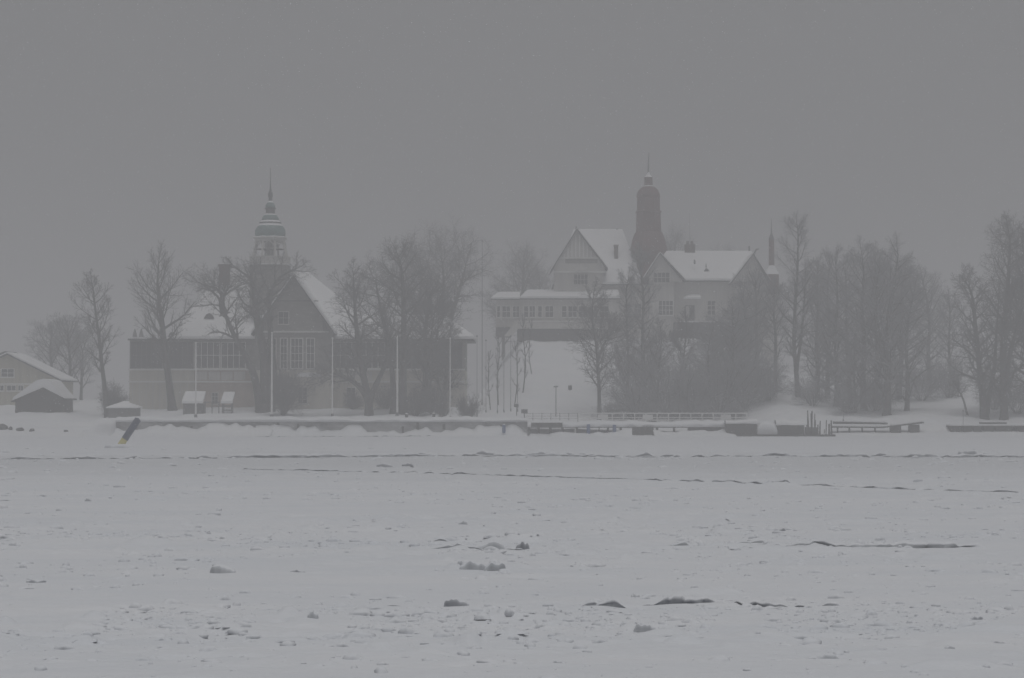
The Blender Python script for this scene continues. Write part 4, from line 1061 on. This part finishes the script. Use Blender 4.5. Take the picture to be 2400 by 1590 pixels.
# ================================================================== TREES AND SHRUBS
def _norm(d):
    l = math.sqrt(d[0] * d[0] + d[1] * d[1] + d[2] * d[2]) or 1.0
    return (d[0] / l, d[1] / l, d[2] / l)
def _side(d, ang, az):
    """direction at angle ang from d, turned az around it"""
    a = (0.0, 0.0, 1.0) if abs(d[2]) < 0.9 else (1.0, 0.0, 0.0)
    u = _norm((d[1] * a[2] - d[2] * a[1], d[2] * a[0] - d[0] * a[2], d[0] * a[1] - d[1] * a[0]))
    v = (d[1] * u[2] - d[2] * u[1], d[2] * u[0] - d[0] * u[2], d[0] * u[1] - d[1] * u[0])
    c, s, k, q = math.cos(ang), math.sin(ang), math.cos(az), math.sin(az)
    return (d[0] * c + (u[0] * k + v[0] * q) * s, d[1] * c + (u[1] * k + v[1] * q) * s, d[2] * c + (u[2] * k + v[2] * q) * s)
RMIN = (0.013, 0.012, 0.019, 0.042)
def grow(out, p, d, L, r, lev, P, rng):
    n = (1, 2, 3, 5)[lev]
    st = L / n
    trop = P['trop'][lev]
    wig = P['wig']
    prev_az = rng.uniform(0, 6.28)
    for i in range(n):
        d = _norm((d[0] + rng.gauss(0, wig), d[1] + rng.gauss(0, wig), d[2] + rng.gauss(0, wig) + trop))
        q = (p[0] + d[0] * st, p[1] + d[1] * st, p[2] + d[2] * st)
        ra, rb = r * (1 - .72 * i / n), r * (1 - .72 * (i + 1) / n)
        out[lev].append((p, q, max(ra, RMIN[lev] * .8), max(rb, RMIN[lev] * .7)))
        p = q
        if lev > 0:
            t = (i + 1) / n
            kids = P['kids'][lev]
            k = int(kids) + (rng.random() < kids - int(kids))
            if lev == 3 and i == 0: k = max(0, k - P.get('bare', 1))
            for _ in range(k):
                prev_az += 2.4 + rng.gauss(0, .5)
                cl = L * P['ratio'] * (1.15 - .6 * t) * rng.uniform(.65, 1.25)
                grow(out, p, _side(d, rng.uniform(*P['ang']), prev_az), cl, max(rb * .62, RMIN[lev - 1]), lev - 1, P, rng)
def spikes(segs):
    """finest twigs: three-sided, running to a point"""
    V, F_ = tubes(segs, 3)
    if not len(V): return V, np.zeros((0, 3), int)
    V = V.reshape(-1, 6, 3)
    tip = V[:, 3:].mean(1, keepdims=True)
    V = np.concatenate([V[:, :3], tip], 1)
    f = np.array([(0, 1, 3), (1, 2, 3), (2, 0, 3)])
    return V.reshape(-1, 3), (np.arange(len(V))[:, None, None] * 4 + f[None]).reshape(-1, 3)
def crown_mesh(name, out):
    V, Q = join([tubes(out[2], 3), tubes(out[1], 3)])
    V2, T = spikes(out[0])
    tri = np.concatenate([Q[:, [0, 1, 2]], Q[:, [0, 2, 3]], T + len(V)])
    return np_mesh(name, np.concatenate([V, V2]), tri, False)
def tubes(segs, ns):
    if not segs: return np.zeros((0, 3)), np.zeros((0, 4), int)
    A = np.array([s[0] for s in segs]); B = np.array([s[1] for s in segs])
    ra = np.array([s[2] for s in segs]); rb = np.array([s[3] for s in segs])
    d = B - A; d /= np.linalg.norm(d, axis=1, keepdims=True) + 1e-9
    ref = np.where(np.abs(d[:, 2:3]) < .9, np.array([[0, 0, 1.]]), np.array([[1., 0, 0]]))
    u = np.cross(d, ref); u /= np.linalg.norm(u, axis=1, keepdims=True); v = np.cross(d, u)
    ang = np.arange(ns) / ns * 2 * math.pi
    ring = u[:, None] * np.cos(ang)[None, :, None] + v[:, None] * np.sin(ang)[None, :, None]
    V = np.concatenate([A[:, None] + ring * ra[:, None, None], B[:, None] + ring * rb[:, None, None]], 1)
    i = np.arange(ns); j = (i + 1) % ns
    f = np.stack([i, j, j + ns, i + ns], -1)
    Fq = (np.arange(len(segs))[:, None, None] * 2 * ns + f[None]).reshape(-1, 4)
    return V.reshape(-1, 3), Fq
def join(parts):
    Vs, Fs, n = [], [], 0
    for V, F_ in parts:
        Vs.append(V); Fs.append(F_ + n); n += len(V)
    return np.concatenate(Vs), np.concatenate(Fs)
BASE_P = dict(trop=(.03, .05, .06, .10), wig=.10, kids=(0, 2.0, 2.0, 2.2), ratio=.52, ang=(.5, 1.05))
def species(**k):
    q = dict(BASE_P); q.update(k); return q
SPEC = dict(
    ash=species(trop=(.05, .10, .12, .16), kids=(0, 1.8, 2.0, 2.0), ang=(.45, .95)),
    lime=species(kids=(0, 2.2, 2.2, 2.4), ang=(.5, 1.1), trop=(.02, .04, .05, .06)),
    oak=species(wig=.17, kids=(0, 1.7, 2.0, 2.2), ang=(.5, 1.2), trop=(.04, .05, .05, .05), ratio=.5),
    birch=species(trop=(-.10, -.06, .02, .10), kids=(0, 2.0, 2.1, 2.3), ang=(.4, .9), wig=.08, ratio=.5),
    sap=species(trop=(-.05, .0, .05, .2), kids=(0, .8, .9, 1.1), ang=(.35, .8), wig=.12),
    alder=species(kids=(0, 2.0, 2.25, 2.4), ang=(.5, 1.15), trop=(.0, .0, .02, .05), wig=.14),
)
def tree(x, D, trunks, R, label, sp='lime', seed=1, r0=.32, limbs=22, t0=.28, env='oval', group=None, name='bare_tree', bark='bark', twig='twig', cat='tree', up=.9):
    """trunks: list of pixel polylines (first one is the main stem, drawn at distance D); R: crown half width in metres"""
    rng = random.Random(seed)
    X = XM(x, D); z0 = GZ(X, D)
    base = (X, D, z0 - .25)
    root = thing(name, base, label, cat, group)
    P = SPEC[sp]
    out = [[], [], [], []]
    stem = []
    zmax = max(PX(px, py, D)[2] for tk in trunks for px, py in tk)
    for ti, tk in enumerate(trunks):
        pts, yoff = [], 0.0
        for k, (px, py) in enumerate(tk):
            q = PX(px, py, D)
            if k: yoff += rng.gauss(0, .22) + (rng.choice((-1, 1)) * .25 if ti else 0)
            pts.append((q[0] - X, yoff, q[2] - base[2]))
        if ti == 0 or pts[0][2] < .8: pts[0] = (pts[0][0], pts[0][1], -.1)
        # smooth resample
        dense = []
        for a in range(len(pts) - 1):
            pa, pb = pts[max(a - 1, 0)], pts[a]; pc, pd = pts[a + 1], pts[min(a + 2, len(pts) - 1)]
            for s in range(4):
                t = s / 4
                dense.append(tuple(.5 * ((2 * pb[c]) + (-pa[c] + pc[c]) * t + (2 * pa[c] - 5 * pb[c] + 4 * pc[c] - pd[c]) * t * t + (-pa[c] + 3 * pb[c] - 3 * pc[c] + pd[c]) * t ** 3) for c in range(3)))
        dense.append(pts[-1])
        N = len(dense) - 1
        rr = r0 if ti == 0 else r0 * .72
        def rad(t): return max(.035, rr * (1 - t) ** .8 * (1 + .55 * math.exp(-t * 22)) + .03)
        for k in range(N): stem.append((dense[k], dense[k + 1], rad(k / N), rad((k + 1) / N)))
        nl = limbs if ti == 0 else max(4, int(limbs * .6))
        az = rng.uniform(0, 6.28)
        for k in range(nl):
            t = t0 + (1 - t0) * (k + rng.random()) / nl
            if ti and t < .35: continue
            i = min(N - 1, int(t * N)); f = t * N - i
            p = tuple(dense[i][c] + (dense[i + 1][c] - dense[i][c]) * f for c in range(3))
            d = _norm(tuple(dense[i + 1][c] - dense[i][c] for c in range(3)))
            az += 2.4 + rng.gauss(0, .35)
            u_ = (t - t0) / (1 - t0)
            e = {'oval': .45 + .75 * math.sin(math.pi * min(1, u_ * .9 + .15)), 'cone': 1.15 - .85 * u_, 'top': .5 + .6 * u_, 'column': .8 - .25 * u_}[env]
            L = R * e * rng.uniform(.7, 1.2)
            grow(out, p, _side(d, rng.uniform(.75, 1.25) * up, az), L, max(.05, rad(t) * rng.uniform(.35, .6)), 3, P, rng)
        grow(out, dense[-1], _norm(tuple(dense[-1][c] - dense[-2][c] for c in range(3))), R * .5, .05, 3, P, rng)
    V, F_ = join([tubes(stem, 8), tubes(out[3], 5)])
    obj_from('trunk', np_mesh('trunk', V, F_), M[bark], root)
    obj_from('crown', crown_mesh('crown', out), M[twig], root)
    return root
def clone(src, x, D, s, rz, label, group=None, sz=None):
    X = XM(x, D)
    c = src.copy(); COL.objects.link(c)
    c.location = (X, D, GZ(X, D) - .2); c.scale = (s, s, sz or s); c.rotation_euler = (0, 0, rz)
    tag(c, label)
    if group: c['group'] = group
    elif 'group' in c: del c['group']
    for ch in list(src.children):
        k = ch.copy(); COL.objects.link(k); k.parent = c
    return c
def shrub(x, D, hpx, wpx, label, seed=1, stems=14, sp='lime', group='leafless shrubs along the shore', twig='twig', fill=1.0, name='shrub'):
    rng = random.Random(seed)
    X = XM(x, D); z0 = GZ(X, D)
    s = D / F_PX; Hh, W = hpx * s, wpx * s
    root = thing(name, (X, D, z0 - .15), label, 'shrub', group)
    out = [[], [], [], []]
    P = dict(SPEC[sp]); P['bare'] = 0
    for k in range(stems):
        az = rng.uniform(0, 6.28); rad = rng.random() ** .5
        b = (.12 * rad * math.cos(az), .12 * rad * math.sin(az), 0)
        lean = .1 + .85 * rad * min(1.4, W / max(Hh, .1))
        d = _norm((math.cos(az) * lean, math.sin(az) * lean, 1))
        grow(out, b, d, Hh * rng.uniform(.6, .95) * (1.05 - .25 * rad), .04, 3, P, rng)
    V, F_ = tubes(out[3], 4)
    obj_from('stems', np_mesh('stems', V, F_), M['bark'], root)
    obj_from('twigs', crown_mesh('twigs', out), M[twig], root)
    return root

GT = 'bare trees along the quay'
tA = tree(252, 250, [[(252, 957), (243, 900), (236, 850), (231, 800), (226, 760), (222, 720), (218, 685), (215, 664)]], 2.6, 'slender bare tree with a slightly leaning trunk behind the pyramid-roofed hut', 'ash', 1, .24, 26, .2, 'oval', GT)
tB = tree(405, 255, [[(405, 962), (395, 900), (386, 830), (379, 760), (372, 710), (367, 665), (371, 612)]], 3.6, 'bare tree with a thick dark trunk before the boarded end of the clubhouse', 'ash', 2, .42, 28, .25, 'oval', GT)
tree(622, 252, [[(622, 970), (622, 900), (618, 830), (606, 770), (598, 720), (597, 680), (584, 652), (548, 626)],
                [(612, 968), (600, 895), (580, 845), (548, 785), (527, 738), (508, 695), (462, 660)],
                [(632, 968), (640, 880), (634, 790), (632, 700), (655, 652), (700, 628)],
                [(527, 738), (520, 715), (521, 690), (500, 672)]], 3.4, 'huge forked bare tree spreading in front of the clubhouse tower', 'oak', 3, .62, 20, .42, 'oval', GT)
tC = tree(865, 249, [[(865, 974), (863, 935), (852, 885), (840, 820), (834, 750), (830, 695), (827, 645)], [(865, 940), (885, 895), (905, 850), (914, 800), (902, 755)], [(862, 932), (835, 900), (800, 882), (770, 872)]],
          3.3, 'bare tree with a short stout trunk forking low beside a flagpole', 'lime', 4, .45, 26, .3, 'oval', GT)
tD = tree(946, 251, [[(946, 968), (944, 900), (946, 820), (947, 740), (946, 680), (941, 630), (936, 606)], [(922, 968), (920, 880), (906, 790), (892, 720), (880, 660)]],
          3.9, 'thick twin-stemmed bare tree with a dense ragged crown by the quay', 'alder', 5, .46, 30, .2, 'oval', GT)
tree(1005, 254, [[(1005, 962), (1003, 900), (1008, 840), (1012, 780), (1020, 725)]], 3.9, 'broad low bare tree merging with the dense crown beside the clubhouse wing', 'lime', 6, .26, 22, .2, 'oval', GT)
clone(tD, 992, 255, .78, 2.3, 'ragged bare tree close behind the twin-stemmed tree', GT)
clone(tC, 1040, 258, .62, 4.2, 'small bare tree before the hip end of the clubhouse wing', GT)
tE = tree(1040, 300, [[(1040, 900), (1042, 800), (1038, 720), (1040, 660), (1036, 610)], [(1040, 800), (1065, 720), (1085, 650), (1092, 620)]], 5.0, 'tall hazy tree rising behind the clubhouse wing', 'alder', 7, .45, 30, .3, 'top')
clone(tE, 985, 296, .92, 2.1, 'second hazy tree behind the clubhouse wing, close to the twin-stemmed tree', None)
tF = tree(1222, 345, [[(1222, 800), (1224, 720), (1226, 660), (1228, 605)]], 4.6, 'round hazy tree crown standing behind the glazed veranda', 'alder', 8, .35, 26, .2, 'oval')
clone(tF, 1180, 340, .8, 1.2, 'smaller hazy tree beside the round crown behind the glazed veranda')
clone(tF, 1268, 342, .72, 3.2, 'low hazy tree tucked against the big villa gable')
clone(tF, 1704, 350, .98, .6, 'hazy tree crown showing over the ridge of the villa between chimney and gable', sz=1.13)
clone(tF, 1578, 352, .7, 4.0, 'small hazy tree top showing over the villa roof beside the oxblood tower', sz=1.2)
# far left trees in the haze
GB = 'faint trees behind the yellow house'
tG = tree(120, 285, [[(120, 930), (122, 870), (118, 820), (120, 790)]], 3.2, 'faint bushy tree behind the roof of the yellow house', 'lime', 9, .2, 22, .15, 'oval', GB, twig='frosttwig')
clone(tG, 160, 282, 1.05, 1.0, 'faint tree between the yellow house and the slender leaning tree', GB)
clone(tG, 190, 288, .9, 2.4, 'faint low tree close behind the slender leaning tree', GB)
# birch and thicket below the villa
GHB = 'trees on the slope below the villa'
tH = tree(1405, 252, [[(1405, 965), (1404, 910), (1401, 860), (1396, 805), (1388, 745), (1391, 690)], [(1400, 845), (1420, 800), (1440, 770)]], 3.2, 'bare birch with a clear trunk in front of the veranda', 'birch', 10, .2, 34, .16, 'oval', GHB, bark='bark')
tI = tree(1512, 258, [[(1512, 950), (1508, 860), (1506, 780), (1508, 700), (1502, 640), (1500, 605)]], 3.0, 'tall narrow bare tree in front of the oxblood tower', 'birch', 11, .22, 44, .12, 'column', GHB, twig='frosttwig')
clone(tI, 1470, 262, .78, 1.1, 'narrow bare tree beside the tall one in front of the oxblood tower', GHB)
clone(tH, 1540, 260, .62, 2.0, 'small birch growing below the granite foundation', GHB)
clone(tH, 1600, 262, .68, 3.3, 'leafless sapling among the thicket below the villa door', GHB)
tJ = tree(1660, 258, [[(1660, 950), (1662, 890), (1658, 840), (1664, 790)]], 2.6, 'spreading leafless tree in the thicket below the granite foundation', 'alder', 12, .16, 30, .04, 'oval', GHB, twig='frosttwig')
clone(tJ, 1712, 264, 1.2, 1.9, 'leafless tree screening the corner of the villa', GHB)
clone(tJ, 1752, 268, 1.35, 3.9, 'leafless tree screening the far gable of the villa', GHB)
tK = tree(1816, 268, [[(1816, 880), (1818, 800), (1814, 730), (1816, 680)]], 2.6, 'bare tree with a clear straight trunk below the slender turret', 'birch', 13, .2, 30, .18, 'oval', GHB, twig='frosttwig')
tL = tree(1871, 264, [[(1871, 908), (1866, 860), (1862, 800), (1864, 720), (1868, 640), (1870, 560), (1868, 528)], [(1866, 870), (1876, 800), (1884, 720), (1886, 650)]], 3.0, 'tallest narrow tree with twin stems beside the slender turret', 'birch', 14, .26, 36, .2, 'oval', GHB, twig='frosttwig')
clone(tK, 1775, 275, 1.05, 2.2, 'bare tree between the villa gable and the slender turret', GHB)
# the great clump
GC = 'trees of the dense clump by the raft'
tM = tree(2025, 253, [[(2025, 957), (2022, 880), (2026, 800), (2020, 720), (2024, 650), (2020, 600)]], 4.2, 'dense bare tree with a trunk standing in the middle of the clump by the raft', 'alder', 15, .34, 36, .07, 'oval', GC, twig='frosttwig')
tN = tree(2078, 249, [[(2078, 974), (2080, 900), (2076, 820), (2084, 740), (2096, 660), (2104, 598)], [(2080, 880), (2060, 800), (2052, 720), (2062, 640)]], 4.2, 'thick bare tree of the clump with the lowest snow-free trunk', 'alder', 16, .40, 34, .09, 'oval', GC, twig='frosttwig')
tO = tree(2125, 254, [[(2125, 960), (2126, 890), (2122, 810), (2130, 740), (2140, 690)]], 3.4, 'bare tree at the edge of the clump facing the open snow gap', 'lime', 17, .26, 32, .08, 'oval', GC, twig='frosttwig')
tP = tree(1960, 258, [[(1960, 945), (1962, 870), (1958, 780), (1964, 700), (1960, 620)]], 3.8, 'tall bare tree of the clump beside the twin-stemmed tallest tree', 'alder', 18, .28, 34, .07, 'oval', GC, twig='frosttwig')
clone(tM, 1915, 268, .82, 2.5, 'hazy tree at the back of the clump beside the tallest narrow tree', GC, sz=.88)
clone(tP, 1992, 262, .95, 1.4, 'hazy tree in the middle of the clump behind the others', GC)
clone(tP, 1940, 272, .98, 3.6, 'hazy tree filling the back of the clump near the gangway end', GC)
clone(tM, 2055, 262, .95, 5.1, 'hazy tree filling the back of the clump behind the thick trunk', GC)
clone(tO, 2105, 266, 1.12, .7, 'hazy tree filling the back of the clump towards the open snow gap', GC)
clone(tJ, 2005, 250.5, .9, 5.5, 'young tree in front of the middle trunk of the clump', GC)
clone(tO, 2178, 292, 1.0, 3.1, 'faint low tree in the haze beyond the open snow gap', GC)
clone(tO, 2232, 282, .82, 4.4, 'faint rounded tree behind the thin leaning sapling', GC)
# right hand group
GR = 'bare trees by the floating dock'
tree(2269, 249, [[(2269, 970), (2258, 940), (2247, 920), (2238, 905)]], 1.2, 'thin leaning sapling with a bent stem by the floating dock', 'oak', 19, .1, 10, .4, 'oval', GR)
tQ = tree(2307, 247, [[(2307, 974), (2304, 920), (2296, 860), (2288, 780), (2278, 700), (2262, 660)], [(2309, 972), (2322, 920), (2330, 860), (2334, 780), (2340, 700)]], 3.2, 'bare tree whose trunk splits in a V above the floating dock', 'lime', 20, .42, 34, .15, 'oval', GR)
tR = tree(2353, 246, [[(2353, 979), (2354, 910), (2352, 830), (2358, 740), (2364, 650), (2368, 570), (2366, 545)], [(2356, 900), (2370, 820), (2390, 740), (2396, 660)]], 4.0, 'very tall dense bare tree with an upright trunk above the floating dock', 'alder', 21, .4, 42, .12, 'oval', GR)
clone(tR, 2415, 249, .92, 2.0, 'tall dense bare tree beyond the upright trunk above the floating dock', GR)

# shrubs
GS = 'leafless shrubs along the shore'
sA = shrub(272, 254, 75, 60, 'dense dark shrub between the slender tree and the clubhouse end wall', 31, 20)
sB = shrub(664, 247.5, 118, 62, 'dense dark juniper-shaped bush in front of the clubhouse gable', 32, 34, fill=1.4)
sC = shrub(975, 250, 75, 80, 'bushy shrub at the foot of the twin-stemmed tree', 33, 18)
sD = shrub(1100, 245, 62, 66, 'spiky fan-shaped shrub beside the thin masts', 34, 20, 'ash')
shrub(1043, 246, 45, 40, 'small wispy shrub around the last white flagpole', 35, 10, 'ash')
clone(sC, 1015, 251, .95, 4.4, 'wide shrub between the twin-stemmed tree and the last flagpole', GS)
clone(sC, 905, 256, .8, 1.3, 'low shrub against the clubhouse wall behind the stout forked tree', GS)
clone(sC, 828, 257, .7, 2.6, 'rounded shrub under the clubhouse wing window', GS)
sE = shrub(1490, 252, 120, 120, 'wide tangled shrub beside the birch trunk', 36, 18, 'alder', twig='frosttwig')
clone(sE, 1560, 256, 1.35, .9, 'big tangled shrub below the narrow trees', GS, sz=1.45)
clone(sE, 1620, 253, 1.2, 2.2, 'tangled shrub directly behind the white railing', GS, sz=1.4)
clone(sE, 1685, 256, 1.4, 3.5, 'thick tangled shrub behind the end of the white railing', GS, sz=1.45)
clone(sE, 1745, 257, 1.2, 4.6, 'tangled shrub beside the snow bank at the end of the railing', GS, sz=1.5)
clone(sE, 1800, 260, 1.1, 5.4, 'low tangled shrub under the straight-trunked tree', GS)
clone(sE, 1525, 249.5, .62, 2.9, 'low dark shrub pressed against the first panels of the white railing', GS)
clone(sE, 1585, 249.5, .6, .3, 'low dark shrub behind the middle panels of the white railing', GS)
clone(sE, 1650, 249.5, .66, 1.5, 'low dark shrub behind the last panels of the white railing', GS)
clone(sE, 1715, 249.8, .6, 3.0, 'low dark shrub above the dark retaining wall', GS)
clone(sE, 1480, 262, 1.3, 4.1, 'tall tangled shrub on the slope behind the birch', GS, sz=1.6)
clone(sE, 1710, 270, 1.4, 1.1, 'tall tangled shrub high on the slope under the granite foundation', GS, sz=1.7)
clone(sE, 1435, 250, .55, 5.9, 'small tangled shrub at the foot of the birch', GS)
clone(sE, 1905, 256, .8, .4, 'low shrub on the snow bank behind the gangway', GS)
clone(sE, 1985, 250.5, .75, 1.7, 'scrubby bush under the dense clump', GS)
clone(sE, 2050, 252, .9, 2.9, 'scrubby bush among the trunks of the dense clump', GS)
clone(sE, 2160, 264, .9, 3.8, 'scrubby bush at the rim of the open snow gap', GS)
clone(sE, 2225, 268, 1.0, 5.0, 'hazy bush behind the thin leaning sapling', GS)
clone(sE, 2385, 250, 1.0, .8, 'bush beside the upright trunk above the floating dock', GS)
clone(sE, 2330, 256, .9, 1.9, 'bush between the two trunks above the floating dock', GS)
# thin saplings on the slope below the villa terrace
tS = tree(1168, 256, [[(1168, 955), (1166, 890), (1170, 830), (1169, 795)]], 1.5, 'wispy sapling on the slope under the terrace stairs', 'sap', 40, .045, 12, .15, 'column', 'wispy saplings on the villa slope', twig='frosttwig', name='sapling')
for x, D, s, rz, lb in ((1205, 254, .9, 1.2, 'wispy sapling beside the round-headed sign'), (1225, 262, 1.1, 2.6, 'tallest wispy sapling on the villa slope'), (1150, 253, .8, 4.0, 'wispy sapling among the thin masts'), (1247, 272, .8, 5.0, 'wispy sapling standing high on the open slope')):
    clone(tS, x, D, s, rz, lb, 'wispy saplings on the villa slope')

# ================================================================== SNOWFALL AND HAZE
def snowfall(nf, seed):
    rng = np.random.default_rng(seed)
    Y = 60 + 180 * rng.random(nf)
    X = (rng.random(nf) - .5) * (24 + .62 * Y)
    Z = .1 + 34 * rng.random(nf)
    s = rng.uniform(.007, .0125, nf)
    T = np.array([(1, 1, 1), (1, -1, -1), (-1, 1, -1), (-1, -1, 1)], float)
    V = np.stack([X, Y, Z], -1)[:, None] + T[None] * s[:, None, None] + rng.normal(0, .002, (nf, 4, 3))
    f = np.array([(0, 1, 2), (0, 3, 1), (0, 2, 3), (1, 3, 2)])
    Fq = (np.arange(nf)[:, None, None] * 4 + f[None]).reshape(-1, 3)
    o = obj_from('falling_snow', np_mesh('falling_snow', V.reshape(-1, 3), Fq, False), M['flake'])
    tag(o, 'fine snowflakes falling through the air over the ice and island', 'snowfall', kind='stuff')
snowfall(48000, 9)

hz = bpy.data.materials.new('snow_haze')
hz.use_nodes = True
t = hz.node_tree
t.nodes.clear()
pv = t.nodes.new('ShaderNodeVolumePrincipled')
pv.inputs['Color'].default_value = (0.805, 0.802, 0.81, 1)
pv.inputs['Density'].default_value = 0.0038
pv.inputs['Anisotropy'].default_value = 0.35
pv.inputs['Density Attribute'].default_value = ''
pv.inputs['Color Attribute'].default_value = ''
pv.inputs['Temperature Attribute'].default_value = ''
pv.inputs['Blackbody Intensity'].default_value = 0
om = t.nodes.new('ShaderNodeOutputMaterial')
t.links.new(pv.outputs[0], om.inputs['Volume'])
mb = MB().box(-1170, 1170, -910, 1500, -1.9, 40.5)
hazeo = mb.build('haze', hz, None)
tag(hazeo, 'grey snow haze filling the air over the ice and the island', 'haze', kind='stuff')
tris = sum(len(m.loops) - 2 * len(m.polygons) for m in bpy.data.meshes)
print({m.name: len(m.loops) - 2 * len(m.polygons) for m in bpy.data.meshes if len(m.loops) - 2 * len(m.polygons) > 25000})
print('TRIS', tris, 'OBJECTS', len(bpy.data.objects))
